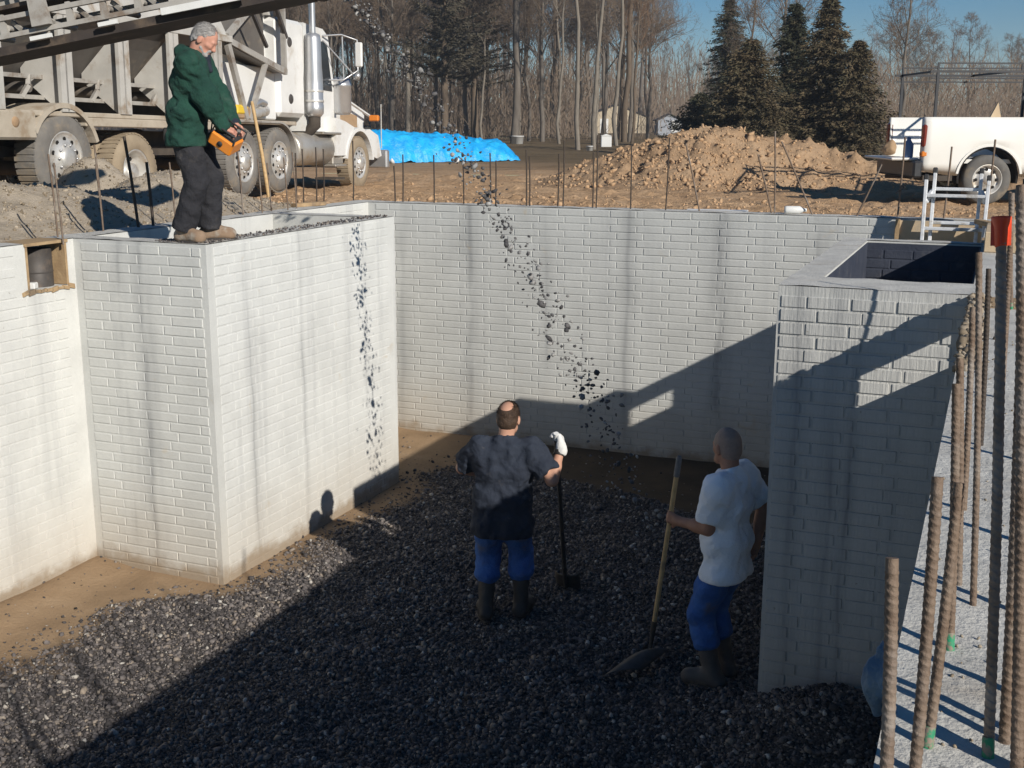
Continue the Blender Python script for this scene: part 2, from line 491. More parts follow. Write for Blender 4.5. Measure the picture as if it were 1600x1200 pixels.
# cloth and skin
M['skin'] = pm('skin', (.50, .285, .20), (.43, .23, .155), 14, .6, spec=.3)
M['skin_red'] = pm('ruddy_skin', (.56, .30, .22), (.47, .22, .155), 14, .6, spec=.3)
M['skin_tan'] = pm('tanned_skin', (.38, .205, .14), (.30, .155, .10), 14, .6, spec=.3)
M['greyhair'] = pm('grey_hair', (.40, .385, .37), (.20, .19, .18), 40, .8, bump=.6, bscale=90)
M['brownhair'] = pm('dark_brown_hair', (.045, .028, .018), (.07, .042, .026), 40, .7, bump=.6, bscale=90)
M['stubble'] = pm('shaved_hair', (.24, .18, .15), (.32, .235, .19), 30, .7)
M['green_fleece'] = pm('green_fleece', (.016, .062, .043), (.010, .038, .029), 6, .95, bump=.75, bscale=15, bdist=.03, dirt=(.06, .09, .075), dscale=5, dlo=.55, dhi=.8)
M['navy_knit'] = pm('dark_collar_knit', (.016, .022, .034), (.024, .03, .042), 12, .9)
M['greypants'] = pm('charcoal_work_cotton', (.018, .018, .022), (.030, .030, .034), 7, .9, bump=.75, bscale=15, bdist=.03, dirt=(.12, .105, .09), dscale=4, dlo=.55, dhi=.8)
M['navy_shirt'] = pm('navy_cotton', (.027, .035, .052), (.018, .023, .036), 5, .9, bump=.7, bscale=14, bdist=.03, dirt=(.13, .12, .11), dscale=6, dlo=.62, dhi=.8)
M['jeans'] = pm('blue_denim', (.055, .15, .42), (.032, .09, .28), 7, .9, bump=.7, bscale=16, bdist=.03, dirt=(.10, .12, .18), dscale=4)
M['white_shirt'] = pm('white_cotton', (.82, .87, .92), (.75, .81, .88), 4, .9, bump=.6, bscale=13, bdist=.03)
M['boot_rubber'] = pm('muddy_rubber_boot', (.035, .032, .03), (.06, .052, .045), 7, .6, dirt=(.20, .16, .12), dscale=6, dlo=.5, dhi=.75)
M['boot_grey'] = pm('grey_rubber_boot', (.10, .094, .09), (.065, .06, .057), 7, .6, dirt=(.20, .16, .12), dscale=6, dlo=.5, dhi=.75)
M['boot_tan'] = pm('tan_leather_boot', (.30, .21, .14), (.20, .135, .09), 9, .8, dirt=(.33, .29, .24), dscale=8)
M['glove'] = pm('white_work_glove', (.72, .72, .70), (.58, .57, .54), 14, .9, bump=.4, bscale=60)
M['leather'] = pm('black_leather', (.02, .018, .016), (.03, .027, .024), 10, .5)

def bark_mat(name, a, b):
    t = NT(name); p = t.pos('Object')
    col = t.ramp(t.noise(t.scaled(p, (6, 6, 1.2)), 1.5, 5, .6), [(.3, a), (.7, b)])
    return t.out(col, .95, 0, .1)
M['bark'] = bark_mat('grey_bark', (.11, .095, .08), (.175, .152, .128))
M['bark2'] = bark_mat('brown_bark', (.10, .076, .056), (.155, .12, .088))
M['barkpale'] = bark_mat('pale_bark', (.155, .134, .108), (.235, .207, .172))
M['twig'] = bark_mat('brown_twigs', (.15, .112, .082), (.225, .175, .13))
M['twigrust'] = bark_mat('russet_twigs', (.19, .115, .07), (.25, .16, .10))
M['needle'] = pm('spruce_needles', (.032, .038, .024), (.060, .058, .034), 3, .9, spec=.15, dirt=(.12, .088, .052), dscale=2.2, dlo=.5, dhi=.75)
M['needlebrown'] = pm('browned_needles', (.13, .094, .056), (.075, .068, .038), 3, .9, spec=.15, dirt=(.035, .038, .024), dscale=2., dlo=.5, dhi=.7)
M['pine'] = pm('pine_needles', (.075, .068, .05), (.11, .094, .068), 3, .9, spec=.15)
M['shedwhite'] = pm('white_siding', (.72, .72, .70), (.62, .62, .60), 2, .7)
M['shedgrey'] = pm('grey_siding', (.34, .36, .40), (.28, .30, .33), 2, .7)
M['shedred'] = pm('red_barn_boards', (.16, .03, .025), (.11, .022, .02), 2, .8)
M['shingle'] = pm('dark_shingles', (.05, .045, .042), (.08, .07, .065), 4, .9)
M['beige'] = pm('beige_siding', (.50, .42, .30), (.42, .35, .25), 2, .8)

# ================================================================== LARGE STRUCTURE
H = 2.74
XL, XBAY, YBAY, YBAY2, YW = -6.76, -5.495, 7.352, 10.37, 12.125
XR, YR, XJ, YR2 = -1.132, 6.79, -0.10, 9.86
WT = 0.25

def sstep(a, b, x):
    t = np.clip((x - a) / (b - a), 0, 1); return t * t * (3 - 2 * t)

# ---- ground (one sheet with the excavation left out)
def gz(x, y):
    x = np.asarray(x, float); y = np.asarray(y, float)
    dx = np.maximum(np.maximum(XL - WT - x, x - 1.3), 0); dy = np.maximum(y - (YW + WT), 0)
    d = np.hypot(dx, dy)
    base = 2.665 - .235 * sstep(.1, 7.5, d)
    rough = sstep(.05, 1.2, d)
    nearm = 1 - sstep(30, 60, d)
    n = noise2(x, y, 3, 5, 1.1) * .05 * rough * (0.25 + .75 * nearm)
    ruts = np.abs(noise2(x * .5, y * 2.2, 9, 4, 1.0)) * -.07 * rough * nearm
    clod = np.maximum(noise2(x, y, 5, 3, 5.) - .2, 0) * .12 * rough * nearm
    far = -.5 * sstep(120, 400, d)
    return base + n + ruts + clod + far

def trench(x, y):   # open ground right of the right-hand wall, cut down beside it
    g = gz(np.full_like(x, 3.), y)
    cut = 1.5 * (1 - sstep(.35, 1.35, x)) * (1 - sstep(10.6, 12.0, y))
    return g - cut - .03 * np.abs(noise2(x, y, 21, 4, 4.))

def arange(a, b, st): return np.linspace(a, b, max(2, int(round((b - a) / st)) + 1))
gp = []
xs = np.concatenate([arange(-14, XL - WT, .07), arange(XL - WT, 3, .07)[1:]])
ysn = np.concatenate([arange(YW + WT, 18, .055), arange(18, 26, .09)[1:]])
gp.append(grid(xs, ysn, gz))
gp.append(grid(arange(-14, XL - WT, .09), arange(-6, YW + WT, .09), gz))
gp.append(grid(arange(XJ + WT, 3, .09), arange(-6, YW + WT, .09), trench))
for xa, xb, ya, yb, st in ((-60, -14, -6, 26, .8), (3, 60, -6, 26, .8), (-60, 60, 26, 90, .8), (-400, -60, -6, 90, 12), (60, 400, -6, 90, 12), (-400, 400, 90, 700, 14)):
    gp.append(grid(arange(xa, xb, st), arange(ya, yb, st), gz))
V, F = merge(gp)
setp(link('ground', npmesh('ground', V, F, M['ground'], True)), kind='structure')

# ---- floor of the pit
EDGE = np.array([(2.0, -5.95), (5.4, -5.92), (6.5, -5.9), (7.0, -5.6), (7.4, -5.28), (8.0, -5.3), (9.0, -5.18), (9.6, -5.2), (10.3, -5.2), (10.6, -5.4), (11.2, -5.1), (12.2, -4.9)])
def gravel_mask(x, y):
    n = noise2(x, y, 11, 4, 1.6) * .28
    ed = np.interp(y, EDGE[:, 0], EDGE[:, 1])
    a = sstep(-.16, .34, x - ed + n)
    back = 11.0 - .55 * sstep(-4.4, -3.2, x) + 1.0 * (1 - sstep(-5.2, -4.4, x))
    b = 1 - sstep(-.15, .2, y - back + n)
    return a * b
def pit_z(x, y):
    g = gravel_mask(x, y)
    z = .03 + .02 * noise2(x, y, 13, 4, 1.5)
    z += .05 * (1 - sstep(0, .5, x - XL)) + .05 * sstep(11.6, 12.1, y)
    z += .38 * np.exp(-((x + .55) / .62) ** 2 - ((y - 6.35) / .62) ** 2)
    z += g * (.035 + .05 * noise2(x, y, 14, 3, .8) + .035 * noise2(x, y, 15, 3, 3.))
    z += .12 * np.exp(-(((x + 3.35) * .94 + (y - 10.62) * -.34) / .62) ** 2 - (((x + 3.35) * .34 + (y - 10.62) * .94) / .17) ** 2)
    return z
X_, Y_ = arange(XL - .02, .1, .04), arange(-1, YW + .02, .04)
V, F = grid(X_, Y_, pit_z)
setp(link('pit_floor', npmesh('pit_floor', V, F, M['pit'], True, {'gravel': gravel_mask(V[:, 0], V[:, 1])})), kind='structure')

# ---- stones
def ico():
    t = (1 + 5 ** .5) / 2
    v = np.array([(-1, t, 0), (1, t, 0), (-1, -t, 0), (1, -t, 0), (0, -1, t), (0, 1, t), (0, -1, -t), (0, 1, -t), (t, 0, -1), (t, 0, 1), (-t, 0, -1), (-t, 0, 1)], float)
    f = np.array([(0, 11, 5), (0, 5, 1), (0, 1, 7), (0, 7, 10), (0, 10, 11), (1, 5, 9), (5, 11, 4), (11, 10, 2), (10, 7, 6), (7, 1, 8), (3, 9, 4), (3, 4, 2), (3, 2, 6), (3, 6, 8), (3, 8, 9), (4, 9, 5), (2, 4, 11), (6, 2, 10), (8, 6, 7), (9, 8, 1)])
    return v / np.linalg.norm(v[0]), f
ICV, ICF = ico()
def stones(P, size, flat=.65, jit=.28):
    n = len(P)
    base = ICV[None] * (1 + RNG.uniform(-jit, jit, (n, 12, 1)))
    sc = np.stack([RNG.uniform(.8, 1.35, n), RNG.uniform(.65, 1.05, n), RNG.uniform(.45, .85, n) * (flat / .65)], 1)[:, None] * np.asarray(size)[:, None, None]
    v = base * sc
    q = RNG.normal(size=(n, 4)); q[:, 1:3] *= .55; q /= np.linalg.norm(q, axis=1, keepdims=True)
    a, b, c, d = q.T
    Rm = np.stack([np.stack([1 - 2 * (c * c + d * d), 2 * (b * c - a * d), 2 * (b * d + a * c)], 1),
                   np.stack([2 * (b * c + a * d), 1 - 2 * (b * b + d * d), 2 * (c * d - a * b)], 1),
                   np.stack([2 * (b * d - a * c), 2 * (c * d + a * b), 1 - 2 * (b * b + c * c)], 1)], 1)
    v = np.einsum('nij,nkj->nki', Rm, v) + np.asarray(P)[:, None]
    f = ICF[None] + (np.arange(n) * 12)[:, None, None]
    rnd = np.repeat(RNG.uniform(0, 1, n), 12)
    return v.reshape(-1, 3), f.reshape(-1, 3), {'rnd': rnd}
OCV = np.array([(1, 0, 0), (-1, 0, 0), (0, 1, 0), (0, -1, 0), (0, 0, 1), (0, 0, -1)], float)
OCF = np.array([(0, 2, 4), (2, 1, 4), (1, 3, 4), (3, 0, 4), (2, 0, 5), (1, 2, 5), (3, 1, 5), (0, 3, 5)])
def chips(P, size):
    n = len(P)
    v = OCV[None] * RNG.uniform(.6, 1.25, (n, 6, 1)) + RNG.normal(0, .22, (n, 6, 3))
    v *= (np.stack([RNG.uniform(.9, 1.4, n), RNG.uniform(.7, 1.1, n), RNG.uniform(.5, .85, n)], 1) * np.asarray(size)[:, None])[:, None]
    a = RNG.uniform(0, 6.283, n); t = RNG.normal(0, .45, n); c, s_ = np.cos(a), np.sin(a); ct, st = np.cos(t), np.sin(t)
    y, z = v[..., 1] * ct[:, None] - v[..., 2] * st[:, None], v[..., 1] * st[:, None] + v[..., 2] * ct[:, None]
    x = v[..., 0] * c[:, None] - y * s_[:, None]; y = v[..., 0] * s_[:, None] + y * c[:, None]
    v = np.stack([x, y, z], -1) + np.asarray(P)[:, None]
    return v.reshape(-1, 3), (OCF[None] + (np.arange(n) * 6)[:, None, None]).reshape(-1, 3), {'rnd': np.repeat(RNG.uniform(0, 1, n), 6)}

def scatter_gravel():
    n = 290000
    x = RNG.uniform(XL, -.1, n); y = RNG.uniform(4.2, 12.0, n)
    keep = RNG.uniform(0, 1, n) < np.clip(gravel_mask(x, y) * 1.05, .010 + .10 * np.exp(-((x - np.interp(y, EDGE[:, 0], EDGE[:, 1])) / .28) ** 2), 1)
    keep &= ~((x > XR) & (y > YR) & (y < YR2)) & ~((x < XBAY) & (y > YBAY) & (y < YBAY2))
    # nothing finer than the picture shows far back: thin out behind
    keep &= RNG.uniform(0, 1, n) < np.where(y > 9.5, .65, 1.)
    x, y = x[keep], y[keep]
    s = np.clip(RNG.lognormal(math.log(.0094), .40, len(x)), .005, .027)
    z = pit_z(x, y) + s * RNG.uniform(-.1, .5, len(x))
    return np.stack([x, y, z], 1), s
P_, s_ = scatter_gravel()
big = s_ > .0155
V1, F1, A1 = stones(P_[big], s_[big], jit=.34); V2, F2, A2 = chips(P_[~big], s_[~big])
V, F = merge([(V1, F1), (V2, F2)]); A = {'rnd': np.concatenate([A1['rnd'], A2['rnd']])}
setp(link('gravel', npmesh('gravel', V, F, M['gravel'], False, A)), kind='stuff')

# ---- walls with their bricks
BR = {}
def brick_mesh(L, h, mat):
    key = (round(L, 3), round(h, 3), mat.name)
    if key in BR: return BR[key]
    c, d = .004, .0055
    V = [(0, .002, 0), (L, .002, 0), (L, .002, h), (0, .002, h), (c, -d, c), (L - c, -d, c), (L - c, -d, h - c), (c, -d, h - c)]
    F = [(4, 5, 6, 7), (0, 1, 5, 4), (1, 2, 6, 5), (2, 3, 7, 6), (3, 0, 4, 7)]
    me = bpy.data.meshes.new('brick'); me.from_pydata(V, [], F); me.update(); me.materials.append(mat)
    BR[key] = me
    return me

def in_frame(p):
    d = p - CAMP; z = d @ np.array(fw)
    if z < .3: return 0.
    x = 1845 * (d @ np.array(r2)) / z; y = 1845 * (d @ np.array(u2)) / z
    return 1 / z ** 2 if abs(x) < 830 and abs(y) < 620 else 0.

def bricks(origin, ang, length, z0, z1, pitch=.295, rowh=.0775, shift=.27, joint=.010, margin=(.0, .0), holes=()):
    """list of (weight, origin, angle, length, height) for a face; local +x runs along the face, -y is the outward normal"""
    out = []
    ca, sa = math.cos(ang), math.sin(ang)
    nrm = np.array([sa, -ca, 0.])
    row = 0
    zt = z1
    while zt - rowh > z0 - rowh * .5:
        zb = zt - rowh
        off = (row % 2) * shift * pitch - pitch * .4 + (random.random() - .5) * .006
        u = margin[0] - pitch + off % pitch
        while u < length - margin[1]:
            a = max(u, margin[0]); b = min(u + pitch, length - margin[1])
            u += pitch
            if b - a < .05: continue
            ok = True
            for (h0, h1, hz0, hz1) in holes:
                if b > h0 and a < h1 and zt > hz0 and zb < hz1: ok = False
            if not ok: continue
            o = np.array([origin[0] + ca * a, origin[1] + sa * a, zb + joint / 2])
            c = o + np.array([ca, sa, 0]) * (b - a) / 2
            v = CAMP - c; dist = np.linalg.norm(v)
            wgt = in_frame(c) * max(0, (v / dist) @ nrm) * (b - a)
            out.append((wgt, o, ang, b - a - joint, rowh - joint))
        zt = zb; row += 1
    return out

def place_bricks(root, blist, mat):
    blist = sorted(blist, key=lambda q: -q[0])
    rootm = root.matrix_basis.inverted()
    for (wgt, o, ang, L, h) in blist[:300]:
        L = round(L, 2) if L < .25 else round(L, 3)
        ob = link('brick', brick_mesh(L, h, mat), root)
        ob.matrix_basis = rootm @ Matrix.Translation(Vector(o)) @ Matrix.Rotation(ang, 4, 'Z') @ Matrix.Diagonal((1, random.uniform(.75, 1.3) * (1.25 if mat is M['wall_right'] else 1), 1, 1))
    rest = blist[300:]
    if rest:
        mb = MB()
        for (wgt, o, ang, L, h) in rest:
            c, d = .004, .0055 * random.uniform(.75, 1.3)
            Vl = [(0, .002, 0), (L, .002, 0), (L, .002, h), (0, .002, h), (c, -d, c), (L - c, -d, c), (L - c, -d, h - c), (c, -d, h - c)]
            ca, sa = math.cos(ang), math.sin(ang)
            mb.add([(o[0] + p[0] * ca - p[1] * sa, o[1] + p[0] * sa + p[1] * ca, o[2] + p[2]) for p in Vl],
                   [(4, 5, 6, 7), (0, 1, 5, 4), (1, 2, 6, 5), (2, 3, 7, 6), (3, 0, 4, 7)])
        b = mb.build('brick_field', mat, root)
        b['kind'] = 'stuff'
        b.matrix_basis = rootm

def wbox(root, name, mat, boxes, top=None):
    mb = MB()
    for q in boxes: mb.box(*q)
    o = mb.build(name, mat, root)
    o.matrix_basis = root.matrix_basis.inverted()
    return o

def top_strip(root, boxes, name='wall_top', mat=None):
    """screeded, slightly uneven top of a pour, standing 6 mm proud"""
    mb = MB()
    for (x0, x1, y0, y1) in boxes:
        nx, ny = max(2, int((x1 - x0) / .06)), max(2, int((y1 - y0) / .06))
        Vv, Ff = grid(np.linspace(x0, x1, nx), np.linspace(y0, y1, ny), lambda a, b: H + .006 + .006 * noise2(a, b, 31, 3, 7.))
        mb.add(Vv.tolist(), Ff.tolist(), True)
        n = 0
    o = mb.build(name, mat or M['ctop'], root)
    o.matrix_basis = root.matrix_basis.inverted()
    return o

ZB = -.15
# back wall
wb = thing('foundation_wall', 'long brick-patterned grey concrete wall across the back of the pit', 'wall', (-3, YW, 0))
wbox(wb, 'wall_body', M['wall_back'], [(XL - WT, XJ + WT, YW, YW + WT, ZB, H)])
top_strip(wb, [(XL - WT, XJ + WT, YW, YW + WT)])
place_bricks(wb, bricks((XL, YW), 0, XJ - XL, .02, H - .005, margin=(.10, .05)), M['wall_back'])

# left wall (inner face looks to +x), pocket near the bay
OP = (6.84, 7.27)
wl = thing('foundation_wall', 'sunlit pale concrete wall with a boxed pocket at its top left of the square bay', 'wall', (XL, 6, 0))
wbox(wl, 'wall_body', M['wall_left'], [(XL - WT, XL, -2, OP[0], ZB, H), (XL - WT, XL, OP[1], YW, ZB, H), (XL - WT, XL, OP[0], OP[1], ZB, 2.385)])
top_strip(wl, [(XL - WT, XL, -2, OP[0]), (XL - WT, XL, OP[1], YW)])
hl = [(OP[0] + 2 - .03, OP[1] + 2 + .03, 2.36, H)]
place_bricks(wl, bricks((XL, -2), R(90), YBAY + 2, .02, H - .005, margin=(0, .12), holes=hl) +
             bricks((XL, YBAY2), R(90), YW - YBAY2, 1.6, H - .005, margin=(.05, .12)), M['wall_left'])
# lining boards of the pocket
wf = MB().box(XL - WT - .02, XL + .012, OP[0] - .01, OP[1] + .01, 2.722, 2.745).build('pocket_board', M['wood'], wl)
for (a, b, c, d) in ((OP[0], OP[0] + .02, 2.39, 2.72), (OP[1] - .022, OP[1], 2.39, 2.72)):
    MB().box(XL - WT, XL + .004, a, b, c, d).build('pocket_board', M['wood'], wl)
for o in wl.children:
    if o.name.startswith('pocket_board'): o.matrix_basis = wl.matrix_basis.inverted()
# broken lip below the pocket
mb = MB()
for k in range(9):
    yk = OP[0] - .03 + .06 * k
    mb.obox((XL + .004, yk, 2.375 + random.uniform(-.012, .008)), (1, .2, .1), (0, 1, random.uniform(-.3, .3)), (0, -.1, 1), .01, .032, random.uniform(.008, .02))
o = mb.build('broken_edge', M['wood'], wl); o.matrix_basis = wl.matrix_basis.inverted()

# left bay: a square open-topped box standing in the pit
bt = .21
bay = thing('concrete_bay', 'sunlit open-topped concrete bay with the man in green on its corner', 'concrete bay', ((XL + XBAY) / 2, YBAY, 0))
wbox(bay, 'front_wall', M['wall_bay'], [(XL, XBAY, YBAY, YBAY + bt, ZB, H)])
wbox(bay, 'side_wall', M['wall_bayside'], [(XBAY - bt, XBAY, YBAY + bt, YBAY2, ZB, H)])
wbox(bay, 'rear_wall', M['wall_plain'], [(XL, XBAY - bt, YBAY2 - bt, YBAY2, ZB, H)])
top_strip(bay, [(XL, XBAY, YBAY, YBAY + bt), (XBAY - bt, XBAY, YBAY + bt, YBAY2), (XL, XBAY - bt, YBAY2 - bt, YBAY2)])
place_bricks(bay, [q for q in bricks((XL, YBAY), 0, XBAY - XL, .02, H - .02, margin=(.075, .04))] , M['wall_bay'])
bs = bricks((XBAY, YBAY), R(90), YBAY2 - YBAY, .02, H - .02, margin=(.09, .14))
mbt = 300 - sum(1 for c in bay.children if c.name.startswith('brick'))
bs = sorted(bs, key=lambda q: -q[0])
rm_ = bay.matrix_basis.inverted()
for (wgt, o, ang, L, h) in bs[:mbt]:
    L = round(L, 2) if L < .25 else round(L, 3)
    ob = link('brick', brick_mesh(L, h, M['wall_bayside']), bay)
    ob.matrix_basis = rm_ @ Matrix.Translation(Vector(o)) @ Matrix.Rotation(ang, 4, 'Z') @ Matrix.Diagonal((1, random.uniform(.45, .8), 1, 1))
mb = MB()
for (wgt, o, ang, L, h) in bs[mbt:]:
    c, d = .004, .0055 * random.uniform(.45, .8); ca, sa = math.cos(ang), math.sin(ang)
    Vl = [(0, .002, 0), (L, .002, 0), (L, .002, h), (0, .002, h), (c, -d, c), (L - c, -d, c), (L - c, -d, h - c), (c, -d, h - c)]
    mb.add([(o[0] + p[0] * ca - p[1] * sa, o[1] + p[0] * sa + p[1] * ca, o[2] + p[2]) for p in Vl], [(4, 5, 6, 7), (0, 1, 5, 4), (1, 2, 6, 5), (2, 3, 7, 6), (3, 0, 4, 7)])
o = mb.build('brick_field', M['wall_bayside'], bay); o.matrix_basis = rm_; o['kind'] = 'stuff'
# stones spilt along the bay's top edges
n = 620
side = RNG.uniform(0, 1, n) < .72
sx = np.where(side, RNG.uniform(XBAY - bt, XBAY - .015, n), RNG.uniform(XL + .75, XBAY, n))
sy = np.where(side, RNG.uniform(YBAY + .02, YBAY2, n), YBAY + RNG.uniform(.02, bt, n))
V, F, A = stones(np.stack([sx, sy, np.full(n, H + .012)], 1), RNG.uniform(.004, .013, n))
setp(link('spilled_gravel', npmesh('spilled_gravel', V, F, M['gravel'], False, A)), kind='stuff')

# right bay against the right wall
rb = thing('concrete_bay', 'open-topped concrete bay in shade on the right with rough raked bricks', 'concrete bay', (-.6, YR, 0))
il, ir, iy0, iy1 = XR + .19, XJ, YR + .44, YR2 - .15
wbox(rb, 'front_wall', M['wall_right'], [(XR, XJ, YR, iy0, ZB, H)])
wbox(rb, 'side_wall', M['wall_plain'], [(XR, il, iy0, YR2, ZB, H)])
wbox(rb, 'rear_wall', M['wall_plain'], [(il, XJ, iy1, YR2, ZB, H)])
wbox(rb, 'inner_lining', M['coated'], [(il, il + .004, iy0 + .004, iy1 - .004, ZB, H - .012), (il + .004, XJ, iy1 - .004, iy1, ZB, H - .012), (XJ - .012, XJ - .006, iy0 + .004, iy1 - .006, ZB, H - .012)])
top_strip(rb, [(XR, XJ, YR, iy0), (XR, il, iy0, YR2), (il, XJ, iy1, YR2)])
place_bricks(rb, bricks((XR, YR), 0, XJ - XR, .02, H - .05, pitch=.245, margin=(.02, .0)) +
             [q for q in bricks((XR, YR2), R(-90), YR2 - YR, .02, H - .05, margin=(0, .02))], M['wall_right'])
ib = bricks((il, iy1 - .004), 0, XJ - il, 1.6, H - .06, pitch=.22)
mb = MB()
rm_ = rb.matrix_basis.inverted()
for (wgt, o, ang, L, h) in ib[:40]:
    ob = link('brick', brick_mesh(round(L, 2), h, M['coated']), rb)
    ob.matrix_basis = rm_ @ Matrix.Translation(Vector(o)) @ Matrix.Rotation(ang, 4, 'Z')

# right wall, with two pockets through it
OA, OB = (6.30, 6.73), (9.88, 10.31)
wr = thing('foundation_wall', 'rebar-studded concrete wall top running up the right edge', 'wall', (0, 5, 0))
bx = []
ycur = -2.
for (a, b) in (OA, OB):
    bx.append((XJ, XJ + WT, ycur, a, ZB, H)); bx.append((XJ, XJ + WT, a, b, ZB, 2.385)); ycur = b
bx.append((XJ, XJ + WT, ycur, YW, ZB, H))
wbox(wr, 'wall_body', M['wall_plain'], bx)
top_strip(wr, [(XJ, XJ + WT, -2, OA[0]), (XJ, XJ + WT, OA[1], OB[0]), (XJ, XJ + WT, OB[1], YW)])
for (a, b) in (OA, OB):
    o = MB().box(XJ - .01, XJ + WT + .02, a - .01, b + .01, 2.722, 2.745).build('pocket_board', M['wood'], wr)
    o.matrix_basis = wr.matrix_basis.inverted()
place_bricks(wr, bricks((XJ, YR), R(-90), 6.5, .02, H - .05, holes=[(YR - OA[1] - .03, YR - OA[0] + .03, 2.36, H)]), M['wall_plain'])
# crumbled mortar on the wall top
n = 150
sx = RNG.uniform(XJ + .01, XJ + WT, n); sy = RNG.uniform(1.4, 6.7, n)
V, F, A = stones(np.stack([sx, sy, np.full(n, H + .008)], 1), RNG.uniform(.002, .0055, n))
setp(link('mortar_crumbs', npmesh('mortar_crumbs', V, F, M['tangravel'], False, A)), kind='stuff')

# ---- dug earth mound beyond the back wall
def mound_h(x, y):
    g = 0.98 * np.exp(-((x + 5.75) / 1.25) ** 2 - ((y - 23.6) / 1.5) ** 2) + .72 * np.exp(-((x + 4.35) / 1.2) ** 2 - ((y - 24.2) / 1.6) ** 2)
    g += .55 * np.exp(-((x + 7.5) / 1.2) ** 2 - ((y - 23.4) / 1.2) ** 2) + .5 * np.exp(-((x + 2.9) / 1.1) ** 2 - ((y - 24.4) / 1.) ** 2) + .36 * np.exp(-((x + 1.0) / 1.9) ** 2 - ((y - 25.2) / .8) ** 2)
    c = np.abs(noise2(x, y, 41, 4, 1.7)) * .5 + np.abs(noise2(x, y, 42, 3, 4.)) * .3
    return g * (1.0 + .45 * (c - .25)) + (noise2(x, y, 43, 4, 3.2)) * .10 * np.clip(g * 2.5, 0, 1) + np.maximum(noise2(x, y, 44, 2, 6.), 0) * .09 * np.clip(g * 2.5, 0, 1) - .08
V, F = grid(arange(-11, 2.2, .055), arange(20.8, 27.5, .055), lambda a, b: gz(a, b) + mound_h(a, b))
md = link('dirt_mound', npmesh('dirt_mound', V - np.array([-5, 23.6, 2.4]), F, M['mound'], False), None, (-5, 23.6, 2.4))
setp(md, 'big heap of orange-brown dug earth beyond the back wall', 'dirt mound')
n = 2600
cx, cy = RNG.normal(-5., 2.0, n), RNG.normal(22.6, .9, n)
k = (mound_h(cx, cy) > .0)
cx, cy = cx[k], cy[k]
s = np.clip(RNG.lognormal(math.log(.022), .5, len(cx)), .010, .075)
V, F, A = stones(np.stack([cx, cy, gz(cx, cy) + np.maximum(mound_h(cx, cy), 0) + s * .1], 1), s, jit=.5)
o = link('earth_clods', npmesh('earth_clods', V - np.array([-5, 23.6, 2.4]), F, M['clod'], False, A), md); o['kind'] = 'stuff'
n = 2600
cx, cy = RNG.uniform(-12, 1.2, n), 12.5 + RNG.exponential(3.2, n)
k = cy < 22; cx, cy = cx[k], cy[k]
s = np.clip(RNG.lognormal(math.log(.015), .5, len(cx)), .007, .05)
V, F, A = stones(np.stack([cx, cy, gz(cx, cy) + s * .25], 1), s, jit=.35)
setp(link('loose_clods', npmesh('loose_clods', V, F, M['clod'], False, A)), kind='stuff')

# ---- gravel piles on the left bank
def heap(name, cx, cy, parts, mat, label, x0, x1, y0, y1, stn=0, smat=None, ssz=.012, st=.05):
    def h(x, y):
        g = np.zeros_like(x)
        for (px, py, rx, ry, hh) in parts:
            q = np.sqrt(((x - px) / rx) ** 2 + ((y - py) / ry) ** 2)
            g = np.maximum(g, hh * np.clip(1.25 - q, 0, 1.1) ** 1.15)
        return g * (1 + .12 * noise2(x, y, 51, 4, 1.8)) + .02 * noise2(x, y, 52, 3, 6.) * np.clip(g * 4, 0, 1) - .04
    Vv, Ff = grid(arange(x0, x1, st), arange(y0, y1, st), lambda a, b: gz(a, b) + h(a, b))
    o = link(name, npmesh(name, Vv - np.array([cx, cy, 2.6]), Ff, mat, True), None, (cx, cy, 2.6))
    setp(o, label, 'gravel pile')
    if stn:
        x = RNG.uniform(x0, x1, stn); y = RNG.uniform(y0, y1, stn); hh = h(x, y); k = hh > .0
        x, y, hh = x[k], y[k], hh[k]
        s = np.clip(RNG.lognormal(math.log(ssz), .4, len(x)), .006, .04)
        Vv, Ff, Aa = stones(np.stack([x, y, gz(x, y) + hh + s * .2], 1), s)
        c = link('loose_stones', npmesh('loose_stones', Vv - np.array([cx, cy, 2.6]), Ff, smat, False, Aa), o); c['kind'] = 'stuff'
    return o
heap('gravel_pile', -8.6, 10.0, [(-8.55, 8.6, 1.15, 2.6, .42), (-8.6, 10.6, 1.1, 1.9, .42), (-8.9, 7.0, 1.5, 2.2, .30), (-9.45, 10.7, .75, .75, .64)], M['heap'], 'long tan gravel pile on the bank behind the left bay', -11, XL - WT - .03, 4.5, 13.2, 9000, M['tangravel'], .011)

# ---- distant wood as one mass (nobody could count it)
def far_wood():
    n = 26000
    yy = RNG.uniform(150, 215, n); xx = RNG.uniform(-200, 75, n)
    ang = np.arctan2(-xx, yy)
    hmax = np.where(xx > -45, 7.0, 12.5) + 3.0 * noise2(xx * .06, yy * .02, 61, 3, 1.)
    kind = RNG.uniform(0, 1, n)
    z0 = np.where(kind < .25, 0, RNG.uniform(0, 1, n) ** .8 * hmax)
    L = np.where(kind < .25, hmax * RNG.uniform(.6, 1., n), RNG.uniform(.8, 2.8, n))
    z1 = np.minimum(z0 + L, hmax * 1.05)
    wd = np.where(kind < .25, RNG.uniform(.06, .16, n), RNG.uniform(.03, .08, n))
    lean = np.where(kind < .25, RNG.normal(0, .05, n), RNG.normal(0, .55, n)) * (z1 - z0)
    ln2 = RNG.normal(0, .4, n) * (z1 - z0)
    z0 += 2.2; z1 += 2.2
    A = np.stack([xx - wd, yy, z0], 1); B = np.stack([xx + wd, yy + wd * .6, z0], 1); C = np.stack([xx + lean + wd * .3, yy + ln2, z1], 1)
    V = np.stack([A, B, C], 1).reshape(-1, 3)
    F = np.arange(n * 3).reshape(-1, 3)
    return V, F
